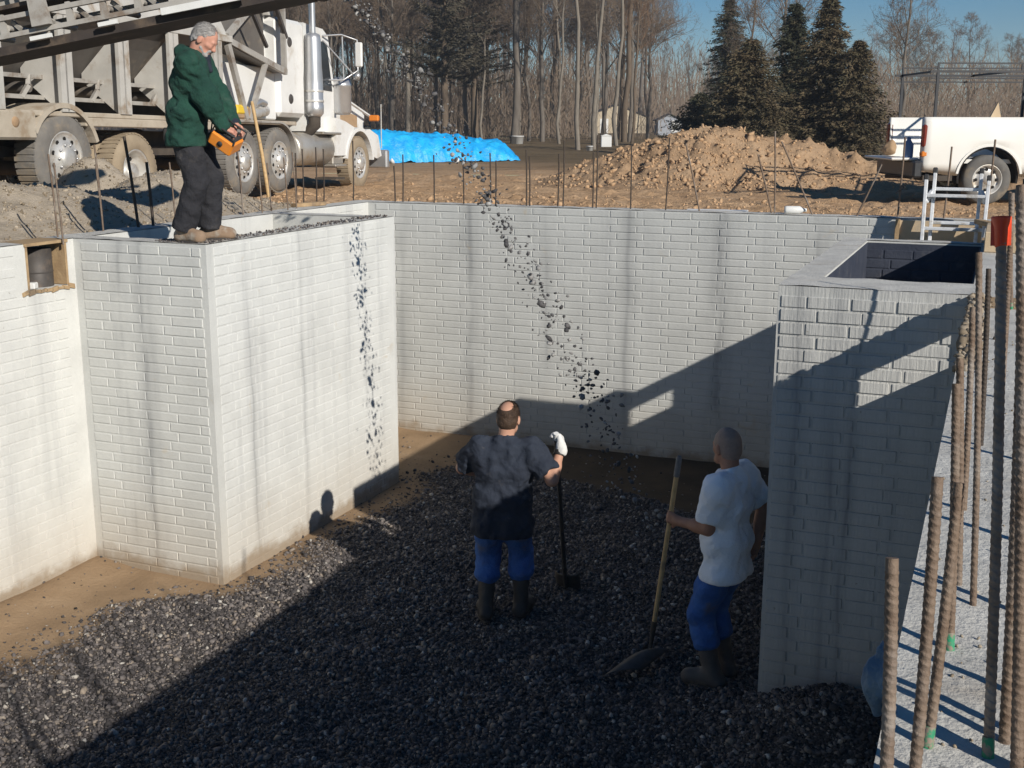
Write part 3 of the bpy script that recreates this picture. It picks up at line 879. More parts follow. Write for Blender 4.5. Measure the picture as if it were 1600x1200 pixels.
def undergrowth():
    n = 30000
    yy = RNG.uniform(74, 135, n); xx = yy * RNG.uniform(-.78, .34, n)
    q_ = xx / yy; k_ = ~((q_ > -.335) & (q_ < -.165) & (RNG.uniform(0, 1, n) < .93)); xx, yy = xx[k_], yy[k_]; n = len(xx)
    z0 = RNG.uniform(0, 1, n) ** 1.6 * 5.0; L = RNG.uniform(.5, 1.9, n); wd = RNG.uniform(.012, .035, n) * yy / 80
    z0 += gz(xx, yy); sl = RNG.normal(0, .5, n) * L; s2 = RNG.normal(0, .4, n) * L
    V = np.stack([np.stack([xx - wd, yy, z0], 1), np.stack([xx + wd, yy + wd * .6, z0], 1), np.stack([xx + sl, yy + s2, z0 + L], 1)], 1).reshape(-1, 3)
    return V, np.arange(n * 3).reshape(-1, 3)
V, F = undergrowth()
setp(link('undergrowth', npmesh('undergrowth', V, F, M['twig'])), kind='stuff')
V, F = far_wood()
setp(link('far_wood', npmesh('far_wood', V, F, M['twig'])), kind='stuff')

# ================================================================== PEOPLE (grown as distance fields, meshed with surface nets)
class SDF:
    def __init__(s, lo, hi, h):
        s.lo = np.array(lo, np.float32); s.h = h
        s.n = [int(math.ceil((hi[i] - lo[i]) / h)) + 1 for i in range(3)]
        s.D = np.full(s.n, 1.0, np.float32)
        s.ax = [s.lo[i] + h * np.arange(s.n[i], dtype=np.float32) for i in range(3)]
    def win(s, lo, hi):
        sl = []
        for i in range(3):
            a = int(max(0, math.floor((lo[i] - s.lo[i]) / s.h))); b = int(min(s.n[i], math.ceil((hi[i] - s.lo[i]) / s.h) + 1))
            if b <= a: return None, None
            sl.append(slice(a, b))
        P = np.stack(np.meshgrid(*[s.ax[i][sl[i]] for i in range(3)], indexing='ij'), -1)
        return tuple(sl), P
    def smin(s, sl, d, k):
        o = s.D[sl]
        if k <= 0: s.D[sl] = np.minimum(o, d); return
        hh = np.clip(.5 + .5 * (o - d) / k, 0, 1)
        s.D[sl] = o * (1 - hh) + d * hh - k * hh * (1 - hh)
    def cone(s, a, b, ra, rb=None, k=.02, flat=None, f=1., cut=False):
        rb = ra if rb is None else rb
        a = np.array(a, np.float32); b = np.array(b, np.float32); mg = max(ra, rb) + k + .03
        sl, P = s.win(np.minimum(a, b) - mg, np.maximum(a, b) + mg)
        if sl is None: return s
        ba = b - a; L2 = float(ba @ ba) + 1e-9
        traw = (P - a) @ ba / L2
        t = np.clip(traw, 0, 1)
        v = P - (a + t[..., None] * ba)
        if flat is not None:
            n = np.array(flat, np.float32); n /= np.linalg.norm(n)
            v = v + n * ((v @ n) * (f - 1))[..., None]
        d = np.linalg.norm(v, axis=-1) - (ra + (rb - ra) * t)
        if cut: d = np.maximum(d, (traw - 1) * math.sqrt(L2))
        s.smin(sl, d, k); return s
    def ell(s, c, r, k=.02, rot=None):
        c = np.array(c, np.float32); r = np.array(r, np.float32); mg = r.max() + k + .03
        sl, P = s.win(c - mg, c + mg)
        if sl is None: return s
        v = P - c
        if rot is not None: v = v @ np.array(rot, np.float32)
        q = np.linalg.norm(v / r, axis=-1)
        d = (q - 1) * r.min() * np.where(q > 1, 1., 1.)
        s.smin(sl, d, k); return s
    def chain(s, pts, rs, k=.02, **kw):
        for i in range(len(pts) - 1): s.cone(pts[i], pts[i + 1], rs[i], rs[i + 1], k, **kw)
        return s
    def full(s):
        return np.stack(np.meshgrid(*s.ax, indexing='ij'), -1)
    def cutz(s, z, below=True):
        Z = s.ax[2][None, None, :]
        s.D = np.maximum(s.D, (z - Z) if below else (Z - z)); return s
    def plane(s, p, n):
        """remove what lies on the +n side"""
        n = np.array(n, np.float32); n /= np.linalg.norm(n); p = np.array(p, np.float32)
        d = (s.ax[0][:, None, None] - p[0]) * n[0] + (s.ax[1][None, :, None] - p[1]) * n[1] + (s.ax[2][None, None, :] - p[2]) * n[2]
        s.D = np.maximum(s.D, d); return s
    def wrinkle(s, amp, fx, fy, fz, seed=0):
        x, y, z = s.ax[0][:, None, None], s.ax[1][None, :, None], s.ax[2][None, None, :]
        w_ = np.sin(x * fx + 2.1 * np.sin(z * fz * .6 + seed) + seed) * np.sin(z * fz + 1.7 * np.sin(y * fy * .8 + x * fx * .5 + seed * 2)) + .6 * np.sin(y * fy * 1.3 + z * fz * .9 + seed + 1.3 * np.sin(x * fx * 1.4))
        s.D = s.D + (amp * w_).astype(np.float32); return s
    def mesh(s):
        D = s.D; h = s.h
        S = D < 0
        nx, ny, nz = D.shape
        cnt = np.zeros((nx - 1, ny - 1, nz - 1), np.int8)
        for i in (0, 1):
            for j in (0, 1):
                for k in (0, 1): cnt += S[i:nx - 1 + i, j:ny - 1 + j, k:nz - 1 + k]
        act = (cnt > 0) & (cnt < 8)
        I = np.argwhere(act)
        if len(I) == 0: return np.zeros((0, 3)), np.zeros((0, 4), int)
        idx = np.full(act.shape, -1, np.int32); idx[act] = np.arange(len(I))
        cor = {(i, j, k): D[I[:, 0] + i, I[:, 1] + j, I[:, 2] + k] for i in (0, 1) for j in (0, 1) for k in (0, 1)}
        acc = np.zeros((len(I), 3)); nn = np.zeros(len(I))
        for a in range(3):
            for p in (0, 1):
                for q in (0, 1):
                    c0 = [0, 0, 0]; c0[(a + 1) % 3] = p; c0[(a + 2) % 3] = q; c1 = list(c0); c1[a] = 1
                    d0, d1 = cor[tuple(c0)], cor[tuple(c1)]
                    x = (d0 < 0) != (d1 < 0)
                    t = np.where(x, d0 / np.where(x, d0 - d1, 1), 0)
                    pt = np.tile(np.array(c0, float), (len(I), 1)); pt[:, a] += t
                    acc += pt * x[:, None]; nn += x
        V = (I + acc / nn[:, None]) * h + s.lo
        F = []
        for a in range(3):
            s0 = [slice(None)] * 3; s1 = [slice(None)] * 3; s0[a] = slice(0, -1); s1[a] = slice(1, None)
            A, B = S[tuple(s0)], S[tuple(s1)]
            E = np.argwhere(A != B)
            b, c = (a + 1) % 3, (a + 2) % 3
            lim = np.array(D.shape)
            ok = (E[:, b] > 0) & (E[:, c] > 0) & (E[:, b] < lim[b] - 1) & (E[:, c] < lim[c] - 1)
            E = E[ok]
            ins = A[E[:, 0], E[:, 1], E[:, 2]]
            q = []
            for (db, dc) in ((-1, -1), (0, -1), (0, 0), (-1, 0)):
                e = E.copy(); e[:, b] += db; e[:, c] += dc
                q.append(idx[e[:, 0], e[:, 1], e[:, 2]])
            q = np.stack(q, 1)
            q[~ins] = q[~ins][:, ::-1]
            F.append(q)
        F = np.concatenate(F); F = F[(F >= 0).all(1)]
        return V, F
    def build(s, name, mat, parent, label=None):
        V, F = s.mesh()
        o = link(name, npmesh(name, V, F, mat, True), parent)
        if label: o['label'] = label
        return o

def vec(*a): return np.array(a, float)
def nrm(v): v = np.array(v, float); return v / (np.linalg.norm(v) + 1e-9)

def ik(a, b, l1, l2, pole):
    a = vec(*a); b = vec(*b); d = b - a; L = np.linalg.norm(d)
    L = min(L, (l1 + l2) * .999); d = nrm(d)
    x = (l1 * l1 - l2 * l2 + L * L) / (2 * L); h = math.sqrt(max(0, l1 * l1 - x * x))
    p = np.array(pole, float); p = p - d * (p @ d); p = nrm(p)
    return a + d * x + p * h, a + d * L

def hand(sd, wr, dr, pn, grip=None, k=.008, curl=(.5, .5, .4), sgn=1, sc=1.):
    """palm + four fingers + thumb. dr: along the hand, pn: out of the palm side, sgn: +1 thumb on cross(dr,pn)"""
    dr = nrm(dr); pn = nrm(np.array(pn) - dr * (np.array(pn) @ dr)); sd_ = np.cross(dr, pn) * sgn
    pal = wr + dr * .075 * sc
    for o in (-.026, -.009, .009, .026):
        sd.cone(wr + sd_ * o * .7 + dr * .008, pal + sd_ * o, .014, .0125, k)
    Ls = ((.036, .024, .020), (.042, .028, .021), (.040, .026, .020), (.030, .020, .018))
    for i, o in enumerate((.028, .0095, -.0095, -.027)):
        p = pal + sd_ * o - pn * .002; a = 0
        for j in range(3):
            a += curl[j] * (1. if grip is None else 1.)
            dd = dr * math.cos(a) + pn * math.sin(a)
            q = p + dd * Ls[i][j] * sc
            sd.cone(p, q, .0098 - .0006 * j, .0092 - .0008 * j, .004); p = q
    p = wr + dr * .022 + sd_ * .026 + pn * .004
    d1 = nrm(dr * .55 + sd_ * .62 + pn * .45); q = p + d1 * .042
    sd.cone(p, q, .0135, .011, .008)
    d2 = nrm(dr * .7 + sd_ * (-.05) + pn * .75); q2 = q + d2 * .03
    sd.cone(q, q2, .0108, .0095, .004)
    d3 = nrm(dr * .6 - sd_ * .4 + pn * .7); sd.cone(q2, q2 + d3 * .022, .0095, .008, .004)

def rotz(v, a): c, s = math.cos(a), math.sin(a); return vec(v[0] * c - v[1] * s, v[0] * s + v[1] * c, v[2])

def person(root, P):
    """builds body, clothes, boots and hair in the frame of root (x right, y forward, z up)"""
    hz = P.get('hip', .84); lean = np.array(P.get('lean', (0, 0)), float); girth = P.get('girth', 1.)
    yawS = P.get('twist', 0.)
    hip = vec(*P.get('hipxy', (0, 0)), hz)
    ch = hip + vec(lean[0] * .5, lean[1] * .5, .31); nk = hip + vec(lean[0], lean[1], .53)
    shw = .175
    SH = [nk + rotz((s_ * shw, 0, -.065), yawS) for s_ in (-1, 1)]
    HP = [hip + vec(s_ * .085, 0, -.02) for s_ in (-1, 1)]
    AN = [vec(*p) for p in P['feet']]
    FD = P['footdir']
    KN = []
    for i in (0, 1):
        kn, an = ik(HP[i], AN[i] + vec(0, 0, .085), .395, .385, P.get('kneepole', ((-.1, 1, 0), (.1, 1, 0)))[i]); KN.append((kn, an))
    ARM = []
    for i in (0, 1):
        el, wr_ = ik(SH[i], P['hands'][i]['p'], .275, .245, P['hands'][i]['pole']); ARM.append((el, wr_))
    allp = np.array([hip, nk] + SH + HP + [k for q in KN for k in q] + [k for q in ARM for k in q] + AN)
    lo = allp.min(0) - .24; hi = allp.max(0) + .24
    hc = nk + vec(*P.get('headoff', (0, .03, .135)))
    lo[2] = AN[0][2] - .03 if AN[0][2] < AN[1][2] else AN[1][2] - .03; hi[2] = hc[2] + .16
    # ---------------- body
    B = SDF(lo, hi, .0068)
    B.cone(hip + vec(-.06, 0, 0), hip + vec(.06, 0, 0), .080, .080, .03).cone(hip, ch, .085, .095, .03).cone(ch, nk - vec(0, 0, .07), .09, .06, .03)
    B.cone(SH[0], SH[1], .042, .042, .03)
    for i in (0, 1):
        B.chain([HP[i], KN[i][0], KN[i][1]], [.07, .05, .036], .02)
        B.cone(KN[i][1], AN[i] + vec(FD[i][0] * .12, FD[i][1] * .12, .03), .04, .03, .02)
        B.chain([SH[i], ARM[i][0], ARM[i][1]], [.045, .041, .029], .015)
        B.cone(ARM[i][0], ARM[i][0] * .6 + ARM[i][1] * .4, .041, .041, .02)
        hd = P['hands'][i]
        dr = hd.get('dir'); dr = nrm(ARM[i][1] - ARM[i][0]) if dr is None else nrm(dr)
        B.cone(ARM[i][1], ARM[i][1] + dr * .02, .028, .026, .015)
        hand(B, ARM[i][1], dr, hd['palm'], curl=hd.get('curl', (.5, .5, .4)), sgn=hd.get('sgn', 1))
    # head
    hf = nrm(vec(math.sin(-P.get('headyaw', 0)), math.cos(P.get('headyaw', 0)), 0))      # facing, flat
    hp = P.get('headpitch', 0)
    f3 = hf * math.cos(hp) - vec(0, 0, 1) * math.sin(hp); u3 = vec(0, 0, 1) * math.cos(hp) + hf * math.sin(hp); s3 = np.cross(f3, u3)
    Rm = np.stack([s3, f3, u3], 1)
    def hpnt(x, y, z): return hc + s3 * x + f3 * y + u3 * z
    B.cone(nk - vec(0, 0, .03), hpnt(0, -.02, -.05), .058, .052, .03)
    B.ell(hpnt(0, -.008, .03), (.074, .093, .09), .02, Rm)
    B.ell(hpnt(0, .012, -.03), (.060, .076, .075), .03, Rm)
    B.cone(hpnt(-.02, .066, -.082), hpnt(.02, .066, -.082), .021, .021, .025)      # chin
    B.cone(hpnt(-.04, .03, -.066), hpnt(-.02, .066, -.078), .02, .02, .02).cone(hpnt(.04, .03, -.066), hpnt(.02, .066, -.078), .02, .02, .02)
    B.cone(hpnt(0, .083, .012), hpnt(0, .104, -.025), .009, .013, .010)            # nose
    B.cone(hpnt(-.012, .094, -.028), hpnt(.012, .094, -.028), .008, .008, .006)
    B.cone(hpnt(-.036, .079, .024), hpnt(.036, .079, .024), .010, .010, .012)      # brow
    B.cone(hpnt(-.03, .072, -.015), hpnt(-.05, .05, -.012), .013, .013, .015).cone(hpnt(.03, .072, -.015), hpnt(.05, .05, -.012), .013, .013, .015)
    B.cone(hpnt(-.018, .085, -.050), hpnt(.018, .085, -.050), .007, .007, .006).cone(hpnt(-.016, .083, -.060), hpnt(.016, .083, -.060), .008, .008, .005)
    for s_ in (-1, 1):
        B.cone(hpnt(s_ * .031, .080, .006), hpnt(s_ * .031, .0795, .006), .0105, .0105, .003)   # eyes
        B.ell(hpnt(s_ * .077, -.008, -.008), (.011, .021, .033), .006, Rm)         # ears
    B.build('body', P['skin'], root)
    # ---------------- shirt / jacket
    S = SDF(lo, hi, .0085)
    th = P.get('thick', .016)
    hemz = P.get('hem', hz - .07)
    gb = girth
    bl = hip + vec(0, .018 * (gb - .6), .09)
    S.cone(hip + vec(-.075, 0, -.12), hip + vec(.075, 0, -.12), .118 * gb + th, None, .06, (0, 1, 0), 1.05)
    S.cone(bl + vec(-.062, 0, 0), bl + vec(.062, 0, 0), .122 * gb + th, None, .08, (0, 1, 0), 1.04)
    S.cone(ch + rotz((-.075, 0, 0), yawS), ch + rotz((.075, 0, 0), yawS), .108 * (.5 + .5 * gb) + th, None, .08, (0, 1, 0), 1.05)
    S.cone(SH[0] + vec(0, 0, -.035), SH[1] + vec(0, 0, -.035), .075 + th, None, .07)
    S.cone(nk - vec(0, 0, .05), nk - vec(0, 0, .012), .082 + th * .5, .060 + th * .3, .05)
    for i in (0, 1):
        e, w_ = ARM[i]
        if P['sleeve'] == 'long':
            S.chain([SH[i], e, e + (w_ - e) * .97], [.068 + th, .060 + th * .9, .044 + th * .4], .035)
            S.cone(e, e + (w_ - e) * .35, .066 + th, .060 + th, .03)
        else:
            sl_ = P.get('sleevelen', .78)
            S.cone(SH[i], SH[i] + (e - SH[i]) * sl_, .066 + th, .060 + th, .04, cut=True)
    S.wrinkle(P.get('wr', .0035), 26, 30, 24, P.get('seed', 0))
    S.wrinkle(P.get('wr', .0035) * .5, 55, 50, 60, P.get('seed', 0) + 3)
    S.wrinkle(P.get('wr', .0035) * .9, 34, 8, 7, P.get('seed', 0) + 6)
    S.plane((0, 0, hemz), P.get('hemn', (0, 0, -1)))
    S.plane(nk + vec(0, .0, .018), (0, -.25 if P.get('collar') else .35, 1))
    S.build('jacket' if P['sleeve'] == 'long' else 't_shirt', P['top'], root)
    # ---------------- trousers
    T = SDF(lo, hi, .0085)
    T.cone(hip + vec(-.07, 0, 0), hip + vec(.07, 0, 0), .108 * gb ** .5, None, .05, (0, 1, 0), 1.05)
    T.cone(hip + vec(-.06, -.02, -.07), hip + vec(.06, -.02, -.07), .100 * gb ** .5, None, .04)
    tb = P.get('trouserend', 1.)
    lw = P.get('legw', 1.)
    for i in (0, 1):
        k_, a_ = KN[i]
        T.chain([HP[i] - vec(0, 0, .02), HP[i] * .5 + k_ * .5, k_], [.096 * gb ** .5, .092 * lw, .078 * lw], .03)
        e = k_ + (a_ - k_) * tb
        T.cone(k_, e, .079 * lw, (.068 if tb < .9 else .082) * lw, .03, cut=True)
        if tb < .9: T.cone(k_ + (e - k_) * .55, k_ + (e - k_) * .85, .080 * lw, .082 * lw, .03)
    T.wrinkle(.0042, 24, 26, 26, 4 + P.get('seed', 0)).wrinkle(.0022, 50, 46, 62, 8)
    T.cutz(hemz + .045, False)
    T.build('trousers', P['bottom'], root)
    # ---------------- boots
    for i in (0, 1):
        k_, a_ = KN[i]; fd = nrm(vec(FD[i][0], FD[i][1], 0)); A0 = AN[i]
        bt_ = SDF(A0 - .2, vec(A0[0] + .22, A0[1] + .22, (k_[2] if P['boots'] == 'high' else A0[2] + .2)), .0075)
        if P['boots'] == 'high':
            tp = a_ + (k_ - a_) * .80
            bt_.cone(a_, tp, .052, .068, .02, cut=True)
        else:
            bt_.cone(a_, a_ + vec(0, 0, .06), .048, .052, .02)
        bt_.cone(A0 + vec(0, 0, .085), A0 - fd * .03 + vec(0, 0, .045), .05, .045, .02)
        bt_.cone(A0 - fd * .035 + vec(0, 0, .042), A0 + fd * .15 + vec(0, 0, .036), .044, .046, .03)
        bt_.cone(A0 + fd * .06 + vec(0, 0, .075), A0 + fd * .16 + vec(0, 0, .04), .04, .04, .03)
        bt_.wrinkle(.002, 40, 40, 45, i)
        bt_.cutz(A0[2] + .004)
        bt_.build('boot', P['bootmat'], root)
        so = MB()
        sidev = np.cross(fd, vec(0, 0, 1))
        pl = []
        for q in range(20):
            a = 2 * math.pi * q / 20
            pl.append((math.cos(a) * .05 * (1 - .1 * math.cos(a)), .055 + math.sin(a) * .145))
        so.prism(pl, tuple(sidev), tuple(fd), (0, 0, 1), tuple(A0 + vec(0, 0, -.006)), .018)
        so.build('boot_sole', M['boot_rubber'], root)
    # ---------------- hair
    hs = P.get('hair')
    if hs:
        Hh = SDF(hc - .17, hc + .17, .0055)
        g = hs.get('grow', .010)
        Hh.ell(hpnt(0, -.010, .03), (.074 + g * .8, .092 + g, .09 + g * .8), .01, Rm)
        Hh.ell(hpnt(0, -.03, -.02), (.066 + g, .068 + g, .07), .02, Rm)
        Hh.wrinkle(hs.get('rough', .002), 70, 70, 60, 2)
        # leave the face, the neck and any bald crown free
        Hh.plane(hpnt(0, hs.get('front', .045), .045), tuple(f3 * 1. - u3 * hs.get('slant', .55)))
        Hh.plane(hpnt(0, -.02, hs.get('low', -.055)), tuple(-u3 + f3 * .35))
        for s_ in (-1, 1):
            c = hpnt(s_ * .085, .01, -.035)
            Pp = Hh.full() - c
            Hh.D = np.maximum(Hh.D, .040 - np.linalg.norm(Pp / np.array([1, 1, 1]), axis=-1).astype(np.float32))
        if 'bald' in hs:
            c = hpnt(*hs['bald'][0]); Pp = Hh.full() - c
            Hh.D = np.maximum(Hh.D, hs['bald'][1] - np.linalg.norm(Pp, axis=-1).astype(np.float32))
        hob = Hh.build('hair', hs['mat'], root)
        if hs.get('strands'):
            # short strands combed back and down over the scalp
            nS = hs['strands']; dd = RNG.normal(size=(nS, 3)); dd /= np.linalg.norm(dd, axis=1, keepdims=True)
            keep = (dd[:, 2] > -.55) & ((dd[:, 1] < .30 - .0 * dd[:, 2]) | ((dd[:, 2] > .62) & (dd[:, 1] < .62))) & ~((np.abs(dd[:, 0]) > .8) & (dd[:, 2] < .0) & (dd[:, 1] > -.2))
            if 'bald' in hs:
                bc = np.array(hs['bald'][0]) / np.array([.074, .092, .09]); bc -= np.array([0, 0, .3]); bc /= np.linalg.norm(bc)
                keep &= (dd @ bc) < .80
            dd = dd[keep]
            p = np.array([0, -.010, .03]) + dd * np.array([.078, .097, .094])
            tg = np.stack([dd[:, 0] * .4, -.6 + 0 * dd[:, 0], -.75 + 0 * dd[:, 0]], 1) + RNG.normal(0, .35, dd.shape)
            tg -= dd * (tg * dd).sum(1, keepdims=True); tg /= np.linalg.norm(tg, axis=1, keepdims=True)
            sd3 = np.cross(dd, tg) * .0028
            ln = RNG.uniform(.014, .030, (len(dd), 1))
            tip = p + tg * ln + dd * RNG.uniform(.001, .010, (len(dd), 1))
            tri = np.stack([p - sd3, p + sd3, tip], 1).reshape(-1, 3) @ Rm.T + hc
            so_ = link('hair_strands', npmesh('hair_strands', tri, np.arange(len(tri)).reshape(-1, 3), hs['mat']), hob); so_['kind'] = 'stuff'
        if 'beard' in hs:
            Bd = SDF(hc - .17, hc + .17, .0055)
            Bd.cone(hpnt(-.02, .068, -.088), hpnt(.02, .068, -.088), .027, .027, .02)
            Bd.cone(hpnt(-.022, .086, -.043), hpnt(.022, .086, -.043), .0095, .0095, .008)
            for s_ in (-1, 1):
                Bd.cone(hpnt(s_ * .022, .068, -.088), hpnt(s_ * .058, .022, -.05), .021, .013, .015)
                Bd.cone(hpnt(s_ * .03, .08, -.046), hpnt(s_ * .032, .07, -.085), .009, .015, .01)
            Bd.wrinkle(.0018, 90, 90, 80, 5)
            Bd.build('beard', hs['beard'], root)
    return dict(hip=hip, nk=nk, SH=SH, ARM=ARM, KN=KN, hpnt=hpnt, f3=f3, s3=s3, u3=u3, ch=ch, lo=lo, hi=hi)

# ---- man in the green jacket on the corner of the left bay, facing +x, looking down at the remote
pg = thing('person', 'grey-haired man in dark green jacket standing on the bay corner with an orange remote box', 'person', (-5.735, 7.53, H + .012), (0, 0, R(-67)))
rgr = person(pg, dict(
    hip=.858, lean=(0, .075), girth=1.05, thick=.025, hem=.71, collar=True, seed=1, wr=.007,
    feet=[(-.10, .10, 0), (.10, -.05, 0)], footdir=[(-.1, 1), (.45, .9)],
    hands=[dict(p=(-.085, .36, .83), pole=(-.7, -.8, -.2), palm=(.4, -.1, -.9), dir=(.25, .8, -.45), curl=(.7, .7, .5), sgn=-1),
           dict(p=(.105, .32, .80), pole=(.8, -.9, -.2), palm=(-.4, -.1, -.9), dir=(-.25, .85, -.4), curl=(.7, .7, .5), sgn=1)],
    headoff=(0, .085, .10), headpitch=.62, headyaw=R(-4), skin=M['skin_red'], sleeve='long', top=M['green_fleece'], bottom=M['greypants'], legw=1.12,
    boots='low', bootmat=M['boot_tan'], hair=dict(mat=M['greyhair'], grow=.0045, strands=3200, front=.032, slant=.9, low=-.05, rough=.003, beard=M['greyhair'])))
hp_ = rgr['hpnt']; nk = rgr['nk']
# collar / hood of the jacket
C_ = SDF(nk - .2, nk + .2, .007)
for k in range(14):
    a0, a1 = R(35 + k * 290 / 14), R(35 + (k + 1) * 290 / 14)
    C_.cone(nk + vec(math.sin(a0) * .088, math.cos(a0) * .085 - .01, .01 + .03 * -math.cos(a0)), nk + vec(math.sin(a1) * .088, math.cos(a1) * .085 - .01, .01 + .03 * -math.cos(a1)), .026, .026, .02)
C_.cone(nk + vec(-.06, -.09, .0), nk + vec(.06, -.09, .0), .045, .045, .03).wrinkle(.004, 40, 40, 40)
C_.build('collar', M['green_fleece'], pg)
# dark undershirt wedge at the throat, pocket seam and light tag
U = SDF(nk - .2, nk + .2, .006)
U.cone(nk + vec(0, .075, -.02), nk + vec(0, .118, -.12), .042, .02, .02).cone(nk + vec(0, .04, .0), nk + vec(0, .075, -.02), .055, .05, .02)
U.build('undershirt', M['navy_knit'], pg)
MB().obox((.075, .185, 1.06), (1, -.4, 0), (.4, 1, -.1), (0, .1, 1), .03, .004, .010).build('jacket_tag', M['whiteplastic'], pg)
MB().obox((.10, -.135, .80), (1, .2, 0), (-.2, 1, 0), (0, 0, 1), .03, .022, .05, .01).build('belt_pouch', M['leather'], pg)

for i in (0, 1):
    e_, w_ = rgr['ARM'][i]; dv = nrm(w_ - e_)
    MB().tube([tuple(w_ - dv * .045), tuple(w_ - dv * .030), tuple(w_ + dv * .008), tuple(w_ + dv * .016)], [.048, .051, .049, .043], 18).build('jacket_cuff', M['navy_knit'], pg)
zb = []
for k in range(9):
    f = k / 8; zb.append(tuple(rgr['hip'] * 1. + vec(.035, .175 + .035 * math.sin(f * 3.1) - .05 * f ** 3, -.08 + .52 * f)))
MB().tube(zb, .0055, 6).build('zip', M['leather'], pg)
MB().obox((.045, .165, 1.17), (1, -.5, 0), (.5, 1, -.2), (0, .2, 1), .022, .004, .012).build('collar_tag', M['whiteplastic'], pg)

# remote box in his hands
rx = thing('remote_box', 'orange radio remote box with black levers held by the man in green', 'remote control', (-5.445, 7.60, H + .765), (R(18), R(34), R(14)))
MB().box(-.10, .10, -.085, .085, -.055, .055, .012).build('housing', M['orange'], rx)
MB().box(-.085, .085, -.07, .07, .0555, .062, .004).build('control_panel', M['blackplastic'], rx)
for (a, b) in ((-.05, -.04), (0, -.04), (.05, -.04), (-.05, .035), (.05, .035)):
    MB().tube([(a, b, .062), (a + .004, b, .09)], [.006, .005], 8).tube([(a + .004, b, .088), (a + .005, b, .104)], [.009, .009], 8).build('lever', M['blackplastic'], rx)
for s_ in (-1, 1):
    MB().tube([(-.095, s_ * .08, .05), (-.095, s_ * .08, .115), (.095, s_ * .08, .115), (.095, s_ * .08, .05)], .008, 8).build('guard_rail', M['blackplastic'], rx)
MB().lathe([(.0, -.0865), (.021, -.0865), (.021, -.094), (.0, -.094)], 16, (0, 0, 0), (0, 1, 0)).build('knob', M['blackplastic'], rx)

# ---- man in the dark shirt, seen from behind, leaning on a shovel with a gloved hand
BA = R(17)
pb = thing('person', 'man in navy t-shirt and blue jeans seen from behind leaning on a shovel', 'person', (-3.12, 7.46, .085), (0, 0, BA))
rbk = person(pb, dict(
    hip=.835, lean=(.02, .0), girth=1.1, thick=.026, hem=.655, seed=5, wr=.007,
    feet=[(-.125, .02, 0), (.125, .10, 0)], footdir=[(-.25, 1), (.3, 1)],
    hands=[dict(p=(-.12, .26, 1.02), pole=(-1, -.15, -.25), palm=(.6, -.5, 0), dir=(.8, .3, -.3), curl=(.3, .3, .3), sgn=-1),
           dict(p=(.41, .03, 1.30), pole=(.25, -.5, -1), palm=(-.85, .1, -.3), dir=(-.1, .55, .65), curl=(.75, .85, .7), sgn=-1)],
    headoff=(.018, .04, .13), headpitch=.22, headyaw=R(-12), skin=M['skin'], sleeve='short', sleevelen=.80, top=M['navy_shirt'], bottom=M['jeans'], legw=1.12, trouserend=.42,
    boots='high', bootmat=M['boot_rubber'], hair=dict(mat=M['brownhair'], grow=.006, strands=3000, front=.065, slant=.3, low=-.075, bald=((.0, -.085, .115), .062))))

def local(root, p):
    return root.matrix_basis @ (Vector(p) * root.scale[0]) if False else Matrix.LocRotScale(root.location, root.rotation_euler, root.scale) @ Vector(p)

# white glove on the raised right hand, with its black cuff
g0 = rbk['ARM'][1][1]; gd = nrm((-.1, .55, .65)); 
G = SDF(g0 - .17, g0 + .19, .0055)
def glove(Gs, wr_, dr, pn, sgn, curl):
    dr = nrm(dr); pn = nrm(np.array(pn) - dr * (np.array(pn) @ dr)); sd_ = np.cross(dr, pn) * sgn
    pal = wr_ + dr * .075
    Gs.cone(wr_ - dr * .03, wr_ + dr * .012, .041, .036, .015)
    for o in (-.026, -.009, .009, .026): Gs.cone(wr_ + sd_ * o * .7 + dr * .008, pal + sd_ * o, .021, .019, .012)
    Ls = ((.036, .024, .020), (.042, .028, .021), (.040, .026, .020), (.030, .020, .018))
    for i, o in enumerate((.029, .0098, -.0098, -.028)):
        p = pal + sd_ * o - pn * .002; a = 0
        for j in range(3):
            a += curl[j]; dd = dr * math.cos(a) + pn * math.sin(a); q = p + dd * Ls[i][j]; Gs.cone(p, q, .0145, .0135, .004); p = q
    p = wr_ + dr * .022 + sd_ * .028 + pn * .004; d1 = nrm(dr * .55 + sd_ * .62 + pn * .45); q = p + d1 * .042
    Gs.cone(p, q, .018, .016, .008); d2 = nrm(dr * .7 + pn * .75); q2 = q + d2 * .03; Gs.cone(q, q2, .0155, .0145, .004)
    Gs.cone(q2, q2 + nrm(dr * .6 - sd_ * .4 + pn * .7) * .022, .0145, .013, .004)
glove(G, g0, gd, (-.85, .1, -.3), -1, (.75, .85, .7))
G.wrinkle(.0015, 80, 80, 80, 3)
G.build('work_glove', M['glove'], pb)
ea = nrm(rbk['ARM'][1][0] - g0)
MB().tube([tuple(g0 + ea * .028), tuple(g0 + ea * .062)], [.040, .042], 16).build('glove_cuff', M['leather'], pb)

